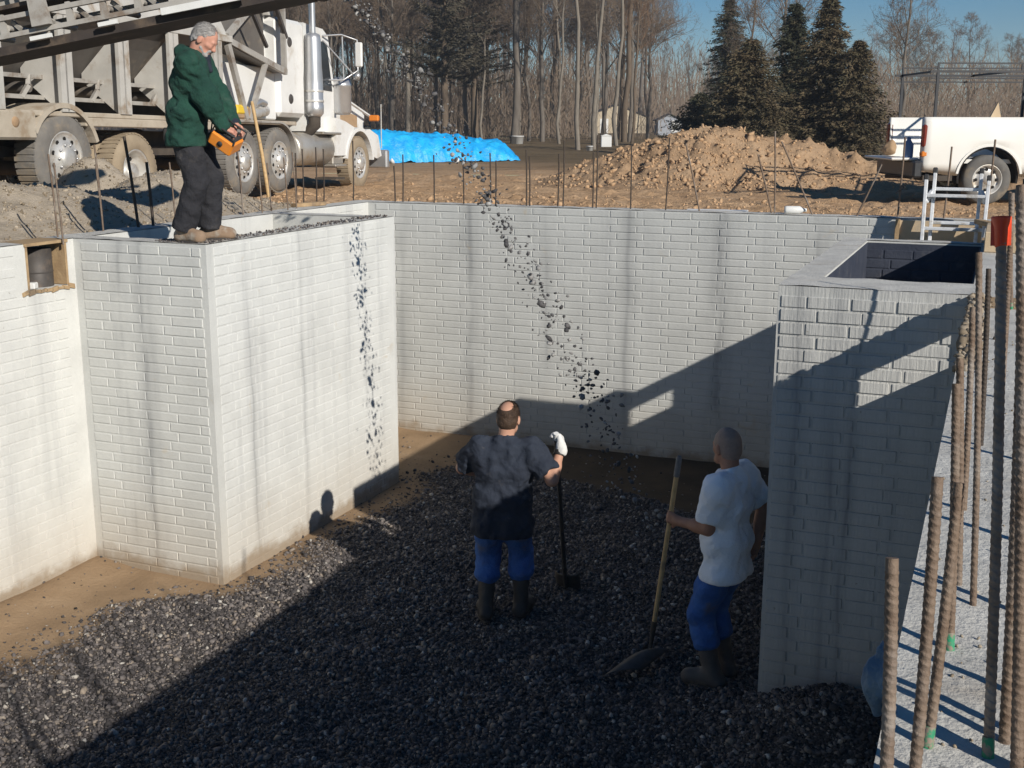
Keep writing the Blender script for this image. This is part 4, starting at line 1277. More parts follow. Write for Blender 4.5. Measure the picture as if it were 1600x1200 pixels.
# ---- man in the white shirt by the right bay, turned left, holding a square shovel
WA = R(78)
pw_ = thing('person', 'bald man in white t-shirt beside the shaded bay holding a square shovel', 'person', (-1.42, 7.10, .085), (0, 0, WA))
rwh = person(pw_, dict(
    hip=.855, lean=(0, .0), girth=.98, thick=.024, hem=.71, seed=9, wr=.0045,
    feet=[(-.09, .02, 0), (.10, .02, 0)], footdir=[(-.15, 1), (.35, 1)],
    hands=[dict(p=(-.10, .285, 1.03), pole=(-.35, -1, -.55), palm=(.9, .1, -.1), dir=(.2, 1, .12), curl=(.75, .85, .7), sgn=1),
           dict(p=(.20, -.10, .86), pole=(1, -.6, .1), palm=(-.7, .3, 0), dir=(-.3, .3, -.8), curl=(.4, .4, .3), sgn=-1)],
    headoff=(.012, .035, .13), headpitch=.12, headyaw=R(-28), skin=M['skin_tan'], sleeve='short', sleevelen=.82, top=M['white_shirt'], bottom=M['jeans'], legw=1.02, trouserend=.5,
    boots='high', bootmat=M['boot_grey'], hair=dict(mat=M['stubble'], grow=.0025, front=.055, slant=.6, low=-.05, rough=.0006)))

# ---- shovels
def shovel_square(label, tip, top, gripmat, facing):
    tip = Vector(tip); top = Vector(top)
    t = thing('shovel', label, 'shovel', tuple(tip))
    d = (top - tip).normalized()
    a = d * .20
    MB().tube([a, a + (top - tip - a) * .5, top - tip - d * .14], [.0165, .0155, .0155], 12).build('handle', M['ashwood'], t)
    MB().tube([top - tip - d * .14, top - tip - d * .02, top - tip], [.019, .019, .013], 12).build('grip', gripmat, t)
    MB().tube([d * .10, d * .30], [.012, .021], 12).build('socket', M['steel'], t)
    return t, d
def blade(t, org, xdir, ydir, wd, ln, pointed=False):
    """curved sheet with turned-up sides; org is the heel centre"""
    X = Vector(xdir).normalized(); Yv = Vector(ydir).normalized(); N = X.cross(Yv).normalized()
    nu, nv = 11, 12
    V = []; F = []
    for side in (0, 1):
        for j in range(nv + 1):
            v = j / nv
            hw = wd * (.5 if not pointed else .5 * min(1, (1.02 - v) * 2.4) ** .6)
            for i in range(nu + 1):
                u = i / nu * 2 - 1
                z = .035 * abs(u) ** 2.6 * (1 - .25 * v) + .012 * (1 - v) ** 2 - (.0035 if side else 0)
                V.append(Vector(org) + X * (u * hw) + Yv * (v * ln) + N * z)
    n1 = (nu + 1) * (nv + 1)
    for j in range(nv):
        for i in range(nu):
            a = j * (nu + 1) + i
            F.append((a, a + 1, a + nu + 2, a + nu + 1)); F.append((n1 + a, n1 + a + nu + 1, n1 + a + nu + 2, n1 + a + 1))
    rim = [i for i in range(nu + 1)] + [j * (nu + 1) + nu for j in range(1, nv + 1)] + [nv * (nu + 1) + i for i in range(nu - 1, -1, -1)] + [j * (nu + 1) for j in range(nv - 1, 0, -1)]
    for a, b in zip(rim, rim[1:] + rim[:1]): F.append((a, n1 + a, n1 + b, b))
    return MB().add(V, F, True).build('blade', M['steel'], t)

pw_.scale = (1.04,) * 3
Wh = local(pw_, tuple(rwh['ARM'][0][1] + nrm((.2, 1, .12)) * .075 + nrm((.9, .1, -.1)) * .022))
tipw = Vector((-1.93, 7.16, .11))
dw = (Wh - tipw).normalized()
topw = tipw + dw * 1.48
t, d = shovel_square('square shovel with wooden handle and grey grip held by the man in white', tipw, topw, M['blackgrip'], None)
blade(t, Vector((0, 0, 0)) + d * .10, (.80, .52, .08), (-.35, -.80, -.22), .27, .29)

pb.scale = (1.01,) * 3
Bh = local(pb, tuple(g0 + gd * .07 + nrm((-.85, .1, -.3)) * .03))
tipb = Vector((-2.91, 8.25, .035))
db_ = (Bh - tipb).normalized()
t = thing('shovel', 'dark long-handled shovel standing under the white-gloved hand', 'shovel', tuple(tipb))
top_ = Bh + db_ * .055 - tipb
MB().tube([db_ * .26, top_ * .55, top_ * .82], [.017, .016, .0155], 12).build('handle', M['steel'], t)
MB().tube([top_ * .82, top_ * .97], [.0175, .0175], 12).build('grip', M['darkpipe'], t)
MB().tube([top_ * .965, top_], [.021, .019], 12).build('end_cap', M['whiteplastic'], t)
MB().tube([db_ * .05, db_ * .28], [.013, .021], 12).build('socket', M['steel'], t)
blade(t, db_ * .17, (.95, -.15, .1), tuple(-db_ + Vector((.02, .16, 0))), .22, .27, True)

# ================================================================== STONE TRUCK ON THE LEFT BANK
tk = thing('conveyor_truck', 'dusty white stone-slinger truck with hopper, conveyor boom and chrome exhaust', 'truck', (-11.5, 20.4, 2.40), (R(-1.03), 0, R(6.2)))
# local frame: x outwards to the pit, y forwards, z up; x=0 is the outer face of the wheels
def wheel(root, name, y, z, rad, wid, style, tyremat, x=0.):
    t = MB()
    k = rad
    prof = [(k * .60, 0.0), (k * .66, .012), (k * .90, .004), (k * .965, -.03), (k, -.07), (k, -wid + .07), (k * .965, -wid + .03), (k * .88, -wid), (k * .58, -wid)]
    t.lathe(prof, 40, (x, y, z), (1, 0, 0))
    for q in range(44):                      # tread blocks
        a = 2 * math.pi * q / 44
        c = Vector((x - wid / 2, y + math.cos(a) * (k - .002), z + math.sin(a) * (k - .002)))
        t.obox(c, (1, 0, 0), (0, -math.sin(a), math.cos(a)), (0, math.cos(a), math.sin(a)), wid * .40, k * .048, .010)
    wh = t.build(name, tyremat, root)
    r_ = MB(); rr = k * .61
    if style == 'convex':                    # disc standing out towards the viewer
        r_.lathe([(rr, -.02), (rr * .97, .005), (rr * .90, -.01), (rr * .84, -.035), (rr * .60, .0), (rr * .42, .022), (rr * .40, .03), (rr * .38, .055), (rr * .2, .065), (0, .066)], 36, (x, y, z), (1, 0, 0))
    else:                                    # deep dish of an outer dual
        r_.lathe([(rr, -.01), (rr * .95, .004), (rr * .88, -.02), (rr * .82, -.15), (rr * .74, -.19), (rr * .42, -.17), (rr * .40, -.06), (rr * .36, -.045), (0, -.04)], 36, (x, y, z), (1, 0, 0))
    r_.build('rim', M['rim'], wh)
    hl_ = MB(); nb = MB()
    for q in range(10):
        a = 2 * math.pi * (q + .5) / 10; rr2 = rr * .70
        xx = x + (.0 if style == 'convex' else -.178)
        c = (xx, y + math.cos(a) * rr2, z + math.sin(a) * rr2)
        hl_.lathe([(0, -.004), (rr * .085, -.004), (rr * .085, .0), (0, .0)], 10, (c[0] - (.008 if style == 'convex' else -.004), c[1], c[2]), (1, 0, .0))
        c = (x + (.018 if style == 'convex' else -.17), y + math.cos(a + .3) * rr * .5, z + math.sin(a + .3) * rr * .5)
        nb.lathe([(0, .025), (rr * .04, .024), (rr * .045, 0)], 6, c, (1, 0, 0))
    setp(hl_.build('hand_holes', M['hole'], wh), kind='stuff'); setp(nb.build('wheel_nuts', M['chrome'], wh), kind='stuff')
    return wh
wheel(tk, 'wheel', -.08, .475, .50, .30, 'convex', M['tyretan'])
wheel(tk, 'wheel', -3.41, .56, .525, .32, 'convex', M['tyre'])
wheel(tk, 'wheel', -4.62, .545, .525, .32, 'convex', M['tyre'])
wheel(tk, 'wheel', -7.55, .44, .52, .30, 'dual', M['tyretan'])
wheel(tk, 'wheel', -7.55, .44, .52, .30, 'dual', M['tyretan'], -.34)
wheel(tk, 'wheel', -9.02, .64, .55, .34, 'convex', M['tyre'])
for yy in (-.08, -3.41, -4.62, -7.55, -9.02):
    wheel(tk, 'wheel', yy, .52, .52, .30, 'dual', M['tyre'], -1.85)
# chassis
c = MB()
for xx in (-.75, -1.55): c.box(xx - .05, xx + .05, -11.4, 1.0, .72, 1.0, .01)
for yy in (-11, -9.6, -8.2, -6.2, -5.2, -3, -1.6, .4): c.box(-1.5, -.8, yy - .06, yy + .06, .76, .96)
for yy in (-.08, -3.41, -4.62, -7.55, -9.02): c.tube([(-.2, yy, .52), (-2.0, yy, .52)], .09, 10)
c.build('chassis', M['chassis'], tk)
c = MB().box(-1.2, -.45, -11.2, -2.9, .66, .78)
c.build('under_guard', M['chassis'], tk)
# deck and rear fenders
MB().box(-2.1, -.0, -9.9, -2.75, 1.135, 1.20, .012).box(-.10, .01, -8.6, -5.3, 1.03, 1.136, .01).build('deck', M['dusty'], tk)
fm = MB()
def fender(mb, yc, zc, r0, a0, a1, x0, x1, th=.03, n=18):
    V = []; F = []
    for k in range(n + 1):
        a = a0 + (a1 - a0) * k / n
        for (rr, xx) in ((r0, x0), (r0, x1), (r0 + th, x1), (r0 + th, x0)):
            V.append((xx, yc + math.cos(a) * rr, zc + math.sin(a) * rr))
    for k in range(n):
        for q in range(4):
            F.append((k * 4 + q, k * 4 + (q + 1) % 4, k * 4 + 4 + (q + 1) % 4, k * 4 + 4 + q))
    F += [(3, 2, 1, 0), (n * 4, n * 4 + 1, n * 4 + 2, n * 4 + 3)]
    mb.add(V, F)
fender(fm, -3.41, .56, .60, R(90), R(2), -.58, .02)
fm.box(-.58, .02, -5.1, -3.41, 1.16, 1.19).build('rear_fender', M['boom'], tk)
f2 = MB(); fender(f2, -9.02, .62, .62, R(20), R(150), -.6, .03, .06)
f2.box(-.6, .03, -10.9, -9.55, .86, 1.20, .03).build('tail_fender', M['dusty'], tk)
MB().lathe([(0, .012), (.055, .012), (.062, 0)], 18, (.03, -9.93, 1.06), (1, 0, 0)).build('reflector', M['bag'], tk)
MB().box(-2.0, -.05, -11.0, -10.9, .45, .85).build('mud_flap', M['tyre'], tk)
# hopper: outer slope, upper boards, ribs
hp = MB()
x0 = -.04
hp.prism([(-.02, 2.35), (-.02, 2.41), (-.80, 1.52), (-.86, 1.56)], (1, 0, 0), (0, 0, 1), (0, 1, 0), (0, -11.2, 0), 6.3)
hp.build('hopper_slope', M['hopperdark'], tk)
hb = MB()
hb.prism([(-.06, 2.38), (-.01, 2.38), (-.42, 3.25), (-.47, 3.25)], (1, 0, 0), (0, 0, 1), (0, 1, 0), (0, -11.2, 0), 6.25)
hb.box(-.05, .03, -11.2, -4.9, 2.33, 2.42)
hb.build('hopper_board', M['hopper'], tk)
hb = MB()
hb.prism([(-2.05, 2.38), (-2.0, 2.38), (-1.62, 3.25), (-1.67, 3.25)], (1, 0, 0), (0, 0, 1), (0, 1, 0), (0, -11.2, 0), 6.25)
hb.prism([(-2.05, 2.35), (-2.0, 2.41), (-1.2, 1.52), (-1.24, 1.5)], (1, 0, 0), (0, 0, 1), (0, 1, 0), (0, -11.2, 0), 6.3).build('hopper_board', M['hopper'], tk)
for yy in (-5.35, -6.55, -7.75, -8.95, -10.2):
    g = MB()
    g.prism([(-.10, 1.2), (.02, 1.2), (.02, 2.33), (-.62, 1.72), (-.62, 1.62)], (1, 0, 0), (0, 0, 1), (0, 1, 0), (0, yy, 0), .03)
    g.prism([(0, 0), (.05, 0), (.05, 1.14), (0, 1.14)], (1, 0, 0), (0, 0, 1), (0, 1, 0), (-.03, yy - .10, 1.195), .24)
    g.build('hopper_rib', M['hopper'], tk)
# sloped head of the hopper behind the cab
hh = MB()
hh.prism([(-4.9, 2.38), (-3.15, 3.55), (-3.15, 3.62), (-4.9, 2.46)], (0, 1, 0), (0, 0, 1), (1, 0, 0), (-2.0, 0, 0), 1.92)
hh.prism([(-4.9, 2.36), (-3.1, 2.05), (-3.1, 1.98), (-4.9, 2.28)], (0, 1, 0), (0, 0, 1), (1, 0, 0), (-2.0, 0, 0), 1.97)
hh.build('hopper_head', M['hopperdark'], tk)
MB().bar((-.03, -4.95, 2.42), (-.03, -3.1, 3.6), .07, .09).bar((-.03, -4.95, 2.36), (-.03, -3.05, 2.0), .07, .09).bar((-.03, -4.95, 2.3), (-.03, -4.45, 1.2), .07, .10).bar((-.03, -3.75, 2.1), (-.03, -4.35, 1.2), .06, .08).bar((-.03, -3.1, 3.58), (-.03, -3.1, 2.0), .06, .08).build('head_frame', M['boom'], tk)
MB().bar((.0, -3.6, 3.3), (.0, -3.05, 2.55), .05, .06).bar((.0, -4.3, 2.95), (.0, -3.75, 2.35), .05, .05).build('brace', M['darkpipe'], tk)
MB().prism([(-4.85, 2.36), (-3.12, 2.03), (-3.12, 3.5), (-4.85, 2.45)], (0, 1, 0), (0, 0, 1), (1, 0, 0), (-.40, 0, 0), .02).build('head_plate', M['hopperdark'], tk)
# conveyor under the hopper
uc = MB()
for zz in (1.34, 1.58): uc.box(-.36, -.31, -11.1, -4.9, zz, zz + .05)
uc.build('conveyor_rail', M['boom'], tk)
for k in range(9):
    yy = -10.7 + k * .68
    uc = MB()
    uc.bar((-.33, yy, 1.36), (-.30, yy + .10, 1.50), .05, .05).bar((-.30, yy + .10, 1.50), (-.33, yy + .16, 1.62), .05, .05)
    b = uc.build('roller_bracket', M['boom'], tk)
    MB().tube([(-.40, yy + .24, 1.49), (-1.5, yy + .24, 1.44)], .07, 12).build('roller', M['hopperdark'], tk)
MB().box(-1.7, -.5, -11.1, -4.9, 1.60, 1.64).build('under_belt', M['belt'], tk)
MB().box(-1.25, -1.2, -11.0, -4.9, 1.2, 2.0).build('centre_plate', M['chassis'], tk)
# small gear on the deck
MB().box(-.32, -.02, -4.95, -4.3, 1.2, 1.40, .03).build('tool_tray', M['bag'], tk)
MB().box(-.34, .0, -4.78, -4.42, 1.27, 1.42, .03).build('tool_sack', M['chairyellow'], tk)
MB().tube([(-.18, -4.0, 1.3), (-.2, -3.5, 1.36)], [.09, .09], 14).build('air_bottle', M['rim'], tk)
MB().tube([(-.14, -3.95, 1.44), (-.12, -3.8, 1.5), (-.14, -3.6, 1.47)], .05, 12).build('valve', M['chrome'], tk)
# sleeper / bulkhead
MB().box(-2.05, -.16, -3.05, -2.05, 1.28, 2.90, .07).build('sleeper', M['white'], tk)
MB().box(-2.0, -.24, -4.9, -3.02, 1.22, 2.06, .02).prism([(-4.9, 1.22), (-3.0, 1.22), (-3.0, 3.75), (-4.3, 3.75), (-4.9, 2.9)], (0, 1, 0), (0, 0, 1), (1, 0, 0), (-.46, 0, 0), .05).build('bulkhead', M['white'], tk)
for zz in (1.58, 2.52): MB().lathe([(0, .014), (.07, .014), (.085, .0)], 20, (-.16, -2.62, zz), (1, 0, 0)).build('round_vent', M['darkpipe'], tk)
MB().box(-1.9, -.3, -3.1, -2.9, 2.92, 3.75).build('hopper_front', M['hopper'], tk)
MB().bar((-.12, -2.95, 2.75), (-.12, -3.35, 3.6), .05, .10).build('brace', M['darkpipe'], tk)
# exhaust
ex = MB().lathe([(.0, 1.30), (.12, 1.30), (.165, 1.36), (.17, 1.50), (.163, 1.51), (.163, 1.95), (.15, 2.15), (.142, 2.62), (.125, 2.70), (.06, 2.73)], 28, (-.06, -1.92, 0))
e = ex.build('exhaust_stack', M['chrome'], tk)
MB().tube([(-.06, -1.92, 2.7), (-.06, -1.92, 3.9)], .055, 16).build('tail_pipe', M['chrome'], e)
MB().tube([(-.06, -1.92, 1.34), (-.06, -1.92, 1.16), (-.2, -1.9, 1.04), (-.5, -1.8, 1.0)], [.11, .11, .10, .09], 14).build('exhaust_elbow', M['chassis'], e)
MB().lathe([(.172, 1.55), (.176, 1.57), (.172, 1.59)], 28, (-.06, -1.92, 0)).lathe([(.168, 1.72), (.172, 1.74), (.168, 1.76)], 28, (-.06, -1.92, 0)).build('clamp', M['rim'], e)
# cab
cb = MB()
cb.prism([(-2.0, 1.05), (-.82, 1.05), (-.72, 1.72), (-.98, 2.75), (-1.2, 2.86), (-2.0, 2.90)], (0, 1, 0), (0, 0, 1), (1, 0, 0), (-2.1, 0, 0), 1.9)
cab = cb.build('cab', M['white'], tk)
MB().prism([(-1.55, 1.80), (-.86, 1.78), (-1.06, 2.62), (-1.55, 2.66)], (0, 1, 0), (0, 0, 1), (1, 0, 0), (-.2, 0, 0), .012).build('side_window', M['glass'], cab)
MB().prism([(-.80, 1.74), (-.775, 1.76), (-1.0, 2.70), (-1.03, 2.70)], (0, 1, 0), (0, 0, 1), (1, 0, 0), (-2.0, .02, 0), 1.7).build('windscreen', M['glass'], cab)
MB().box(-.19, -.17, -1.62, -1.60, 1.1, 2.8).box(-.19, -.175, -1.55, -1.40, 1.60, 1.64).build('door_edge', M['boom'], cab)
# mirror on its tubular bracket
mr = MB()
mr.tube([(-.18, -1.25, 2.74), (.05, -.95, 2.78), (.26, -.72, 2.70), (.27, -.72, 2.16), (.05, -.9, 1.98), (-.2, -1.0, 1.98)], .016, 8)
mr.tube([(-.18, -1.25, 2.66), (.20, -.8, 2.10)], .014, 8).tube([(.06, -.93, 2.75), (.06, -.9, 2.0)], .014, 8)
b = mr.build('mirror_bracket', M['chrome'], tk)
MB().box(.22, .36, -.75, -.68, 2.22, 2.66, .02).build('mirror', M['white'], b)
MB().lathe([(0, .05), (.05, .03), (.08, 0), (0, -.01)], 16, (.24, -.72, 2.06), (0, 1, 0)).build('round_mirror', M['chrome'], b)
# air cleaner, hood, front fender, bumper
MB().lathe([(0, 1.36), (.15, 1.37), (.185, 1.42), (.185, 1.86), (.195, 1.87), (.195, 1.93), (.185, 1.94), (.16, 2.03), (0, 2.06)], 28, (-.12, -.62, 0)).build('air_cleaner', M['chrome'], tk)
hd = MB()
hd.prism([(-.82, .95), (1.15, .85), (1.22, 1.40), (.9, 1.56), (-.8, 1.74)], (0, 1, 0), (0, 0, 1), (1, 0, 0), (-1.85, 0, 0), 1.4)
hood = hd.build('hood', M['white'], tk)
MB().prism([(.05, 1.08), (.85, 1.06), (.85, 1.38), (.05, 1.48)], (0, 1, 0), (0, 0, 1), (1, 0, 0), (-.452, 0, 0), .008).build('side_vent', M['bag'], hood)
MB().bar((-.30, .1, 1.64), (-.30, 1.25, 1.36), .06, .03).build('hood_edge', M['white'], hood)
MB().tube([(-.08, 1.22, .75), (-.08, 1.22, 1.62)], .012, 8).build('guide_pole', M['rim'], tk)
MB().box(-.25, -.05, .98, 1.08, 1.28, 1.40, .02).build('turn_signal', M['amber'], tk)
ff = MB(); fender(ff, -.08, .475, .60, R(5), R(172), -.55, .02, .07, 22)
ff.prism([(-1.15, .62), (-.70, .62), (-.52, 1.0), (-.3, 1.14), (-.75, 1.25), (-1.15, 1.30)], (0, 1, 0), (0, 0, 1), (1, 0, 0), (-.6, 0, 0), .60)
ff.prism([(.52, .62), (.62, .9), (.35, 1.1), (.55, 1.12), (.98, 1.0), (1.15, .6), (.9, .55)], (0, 1, 0), (0, 0, 1), (1, 0, 0), (-.6, 0, 0), .55)
ff.build('front_fender', M['white'], tk)
MB().box(-2.15, .02, 1.25, 1.42, .35, .72, .03).build('front_bumper', M['chrome'], tk)
MB().box(-.55, -.3, 1.2, 1.27, .95, 1.2, .03).build('headlight', M['glass'], tk)
# tank, steps, battery box
MB().lathe([(0, 0), (.25, 0), (.29, .03), (.29, 1.42), (.25, 1.45), (0, 1.45)], 28, (-.30, -2.62, .74), (0, 1, 0)).build('fuel_tank', M['tank'], tk)
MB().box(-.5, .02, -1.75, -.95, 1.0, 1.04, .008).box(-.5, .0, -1.2, -.7, .42, .46, .008).box(-.52, -.06, -1.18, -.72, .46, 1.0, .02).build('cab_step', M['tank'], tk)
MB().box(-.45, -.02, -1.15, -.75, .18, .22).build('lower_step', M['chassis'], tk)

# boom (world coordinates brought into the truck's frame)
TI = tk.matrix_basis.inverted()
BS, BE = Vector((-7.26, 7.44, 4.40)), Vector((-4.99, 8.13, 4.815))
BS = BS - (BE - BS) * .62
bd = (BE - BS).normalized(); bs_ = bd.cross(Vector((0, 0, 1))).normalized(); bu = bs_.cross(bd)
def bp(t, sx, z): return BS + bd * t + bs_ * sx + bu * z
LB = (BE - BS).length
def bparts(name, mb, mat, par=None):
    o = mb.build(name, mat, par or tk)
    if par is None: o.matrix_basis = TI
    return o
SIDE = .30      # bs_ points towards the camera
bt_ = MB().bar(bp(0, 0, -.245), bp(LB - .05, 0, -.215), .50, .065)
boom = bparts('conveyor_boom', bt_, M['belt'])
a = MB().bar(bp(0, SIDE, -.14), bp(LB - .3, SIDE, -.14), .045, .035).bar(bp(0, SIDE, -.01), bp(LB - .3, SIDE, -.01), .045, .035)
a.build('boom_rail', M['boom'], boom)
MB().bar(bp(0, -SIDE, -.14), bp(LB - .3, -SIDE, -.14), .045, .035).bar(bp(0, -SIDE, -.01), bp(LB - .3, -SIDE, -.01), .045, .035).build('boom_rail', M['boom'], boom)
for k in range(14):
    t_ = .2 + k * .27
    p = MB().prism([(-.032, -.13), (.032, -.13), (.016, .02), (-.016, .02)], bd, bu, bs_, bp(t_, SIDE - .02, 0), .03)
    p.bar(bp(t_ + .04, SIDE - .08, -.03), bp(t_ + .11, SIDE - .05, -.10), .025, .03)
    p.tube([bp(t_ + .02, SIDE - .02, -.08), bp(t_ + .02, -SIDE, -.08)], .025, 8)
    p.build('idler_post', M['boom'], boom)
MB().bar(bp(0, .10, .06), bp(LB - .3, .10, .10), .3, .03).build('top_belt', M['belt'], boom)
MB().bar(bp(0, -.05, .16), bp(2.9, -.05, .16), .05, .09).bar(bp(0, .1, .30), bp(2.9, .1, .30), .06, .10).bar(bp(0, -.05, .56), bp(LB - .2, -.05, .56), .3, .10).build('upper_chord', M['boom'], boom)
MB().tube([bp(1.9, SIDE, .26), bp(2.6, SIDE, .28), bp(3.0, SIDE, .42), bp(3.6, SIDE, .44)], .016, 8).tube([bp(1.9, SIDE, .20), bp(2.8, SIDE, .23), bp(3.2, SIDE, .22), bp(4, SIDE, .26)], .012, 8).build('hydraulic_hose', M['blackpipe'], boom)
MB().prism([(-.07, -.12), (.07, -.12), (.05, .30), (-.05, .30)], bd, bu, bs_, bp(1.88, SIDE + .02, 0), .06).tube([bp(1.86, SIDE + .07, .28), bp(1.86, SIDE + .07, .42), bp(1.94, SIDE + .07, .42), bp(1.94, SIDE + .07, .28)], .016, 8).build('boom_latch', M['boom'], boom)
MB().bar(bp(2.62, SIDE + .02, .10), bp(LB, SIDE + .02, .10), .02, .26).build('splash_plate', M['hopper'], boom)
for (ta, tb_, zz, hw_) in ((LB - 1.1, LB - .45, -.185, .05), (1.75, 1.92, -.195, .03), (2.3, 2.45, -.19, .03)): MB().bar(bp(ta, SIDE + .02, zz), bp(tb_, SIDE + .02, zz), .03, hw_).build('warning_strip', M['whiteplastic'], boom)
MB().tube([bp(LB, .3, -.12), bp(LB, -.3, -.12)], .13, 18).build('head_pulley', M['belt'], boom)

# stones in flight from the boom into the pit
def stream(T):
    return np.stack([-5.871 + 5.756 * T, 9.384 - 2.007 * T, 5.18 - 3.896 * T - 4.9 * T * T], 1)
n = 1150
T = RNG.uniform(.0, .70, n) ** .9
Pst = stream(T) + RNG.normal(0, 1, (n, 3)) * (.030 + .085 * T[:, None] ** 1.2) + RNG.normal(0, .12, (n, 1)) * vec(.2, .5, .1) * T[:, None]
V, F, A = stones(Pst, np.clip(RNG.lognormal(math.log(.0105), .48, n), .004, .034))
setp(link('falling_stones', npmesh('falling_stones', V, F, M['fly'], False, A)), kind='stuff')

# ================================================================== PICKUP ON THE RIGHT
pk = thing('pickup_truck', 'white pickup with open tailgate and black ladder rack', 'pickup truck', (-.2, 19.67, 2.43), (0, 0, R(-67.8)))
# local: x=0 near side, y forward, z up, y=0 rear axle
def arch_side(mb, x, th):
    """bed side with a wheel arch cut out"""
    pts = [(-1.0, .50), (-1.03, .75), (-1.02, 1.24), (-.99, 1.31), (1.32, 1.31), (1.32, .42), (.50, .42)]
    arc = [(.47 * math.cos(a), .40 + .50 * math.sin(a)) for a in np.linspace(R(10), R(170), 20)]
    pts += arc + [(-.50, .42), (-.60, .46)]
    # strip triangulation by columns: build as several prisms between arch and rail
    top = lambda y: 1.31
    ys = [-1.02, -.99] + list(np.linspace(-.9, 1.32, 38))
    V = []; F = []
    for y in ys:
        if abs(y) < .47: zb = .40 + .50 * math.sqrt(max(0, 1 - (y / .475) ** 2))
        elif y < -.47: zb = .44 + .06 * max(0, (-y - .6) / .4)
        else: zb = .42
        prof = [(0, zb), (.0, .62 if zb < .6 else zb + .01), (.012, max(.86, zb + .02)), (.0, max(.98, zb + .03)), (-.012, 1.24), (-.03, 1.31), (-.12, 1.31), (-.12, max(.62, zb))]
        if y == -1.02: prof = [(a - .03, b) for a, b in prof]
        for (dx, z) in prof: V.append((x + dx * th, y, z))
    k = 8
    for i in range(len(ys) - 1):
        for q in range(k): F.append((i * k + q, (i + 1) * k + q, (i + 1) * k + (q + 1) % k, i * k + (q + 1) % k))
    F.append(tuple(range(k))); F.append(tuple(reversed([(len(ys) - 1) * k + q for q in range(k)])))
    mb.add(V, F, True)
bd_ = MB(); arch_side(bd_, 0, 1); o = bd_.build('bed_side', M['pickwhite'], pk)
lip = MB(); fender(lip, 0, .40, .475, R(8), R(172), -.02, .022, .035, 22); lip.build('wheel_arch', M['pickwhite'], o)
bd_ = MB(); arch_side(bd_, -1.80, -1); bd_.build('bed_side', M['pickwhite'], pk)
MB().box(-1.68, -.12, -1.0, 1.3, .62, .68).box(-1.68, -.12, 1.26, 1.31, .68, 1.31).build('bed_floor', M['pickwhite'], pk)
MB().box(-1.62, -.18, -1.44, -1.02, .66, .70, .015).build('tailgate', M['pickwhite'], pk)
MB().box(-1.84, .02, -1.16, -1.02, .40, .66, .03).build('rear_bumper', M['blackpipe'], pk)
MB().box(-.9, -.86, -1.3, -1.0, .36, .42).box(-1.7, .0, -1.0, -.55, .36, .44).build('underbody', M['chassis'], pk)
inn = MB(); fender(inn, 0, .40, .44, R(-10), R(190), -.45, -.03, .03, 20); inn.build('wheel_well', M['hole'], pk)
MB().box(-.10, .006, -1.042, -.965, .86, 1.20, .025).build('tail_light', M['redlens'], pk)
MB().box(-1.81, -1.68, -1.045, -.95, .80, 1.22, .025).build('tail_light', M['redlens'], pk)
MB().box(-.10, .010, -1.047, -.955, .72, .80, .015).build('reverse_light', M['amber'], pk)
def pwheel(y, x, sgn):
    t = MB(); k = .375; wd = .24 * sgn
    t.lathe([(k * .62, 0), (k * .68, .012 * sgn), (k * .93, 0), (k, -.04 * sgn), (k, -wd + .04 * sgn), (k * .9, -wd), (k * .6, -wd)], 40, (x, y, .375), (1, 0, 0))
    wv = t.build('wheel', M['ptyre'], pk)
    r_ = MB().lathe([(k * .63, -.01), (k * .60, .008), (k * .56, -.02), (k * .50, -.07), (k * .38, -.05), (k * .30, -.03), (k * .2, .0), (k * .18, .03), (0, .035)], 32, (x, y, .375), (sgn, 0, 0))
    r_.build('rim', M['rim'], wv)
    h_ = MB()
    for q in range(8):
        a = 2 * math.pi * q / 8
        h_.lathe([(0, .002), (.024, .002), (.024, -.004)], 10, (x - .042 * sgn, y + math.cos(a) * k * .42, .375 + math.sin(a) * k * .42), (sgn, 0, 0))
    setp(h_.build('hand_holes', M['hole'], wv), kind='stuff')
pwheel(0, -.03, 1); pwheel(3.55, -.03, 1); pwheel(0, -1.77, -1); pwheel(3.55, -1.77, -1)
cbp = MB()
cbp.prism([(1.36, .42), (3.0, .42), (3.05, .95), (4.3, .92), (4.35, .45), (4.5, .5), (4.52, .98), (4.3, 1.12), (3.1, 1.22), (2.55, 1.80), (1.75, 1.86), (1.42, 1.80), (1.36, 1.3)], (0, 1, 0), (0, 0, 1), (1, 0, 0), (-1.80, 0, 0), 1.78)
o = cbp.build('cab', M['pickwhite'], pk)
MB().prism([(1.55, 1.26), (2.85, 1.24), (2.5, 1.72), (1.6, 1.76)], (0, 1, 0), (0, 0, 1), (1, 0, 0), (-.018, 0, 0), .006).build('side_window', M['glass'], o)
MB().box(-1.6, -.2, 1.34, 1.356, 1.34, 1.76).build('rear_window', M['glass'], o)
rk = MB()
for xx in (-.07, -1.73):
    rk.bar((xx, -.86, 1.31), (xx, -.86, 1.98), .04, .04).bar((xx, 1.15, 1.31), (xx, 1.15, 1.98), .04, .04)
    rk.bar((xx, -.98, 1.98), (xx, 3.2, 1.98), .035, .035)
    rk.bar((xx, -.95, 1.88), (xx, 3.1, 1.88), .022, .022)
    rk.bar((xx, -.86, 2.10), (xx, 3.2, 2.10), .022, .022)
    for yy in (-.86, .4, 1.6, 2.8): rk.bar((xx, yy, 1.98), (xx, yy, 2.11), .025, .025)
for yy in (-.86, .3, 1.5, 2.7): rk.bar((-1.73, yy, 1.985), (-.07, yy, 1.985), .03, .03)
rk.build('ladder_rack', M['blackpipe'], pk)
PM = pk.matrix_basis
def on_pickup(o, p):
    o.location = PM @ Vector(p); o.rotation_euler = (0, 0, R(-67.8)); return o
sk = SDF((-.2, -.2, -.02), (.2, .2, .3), .012)
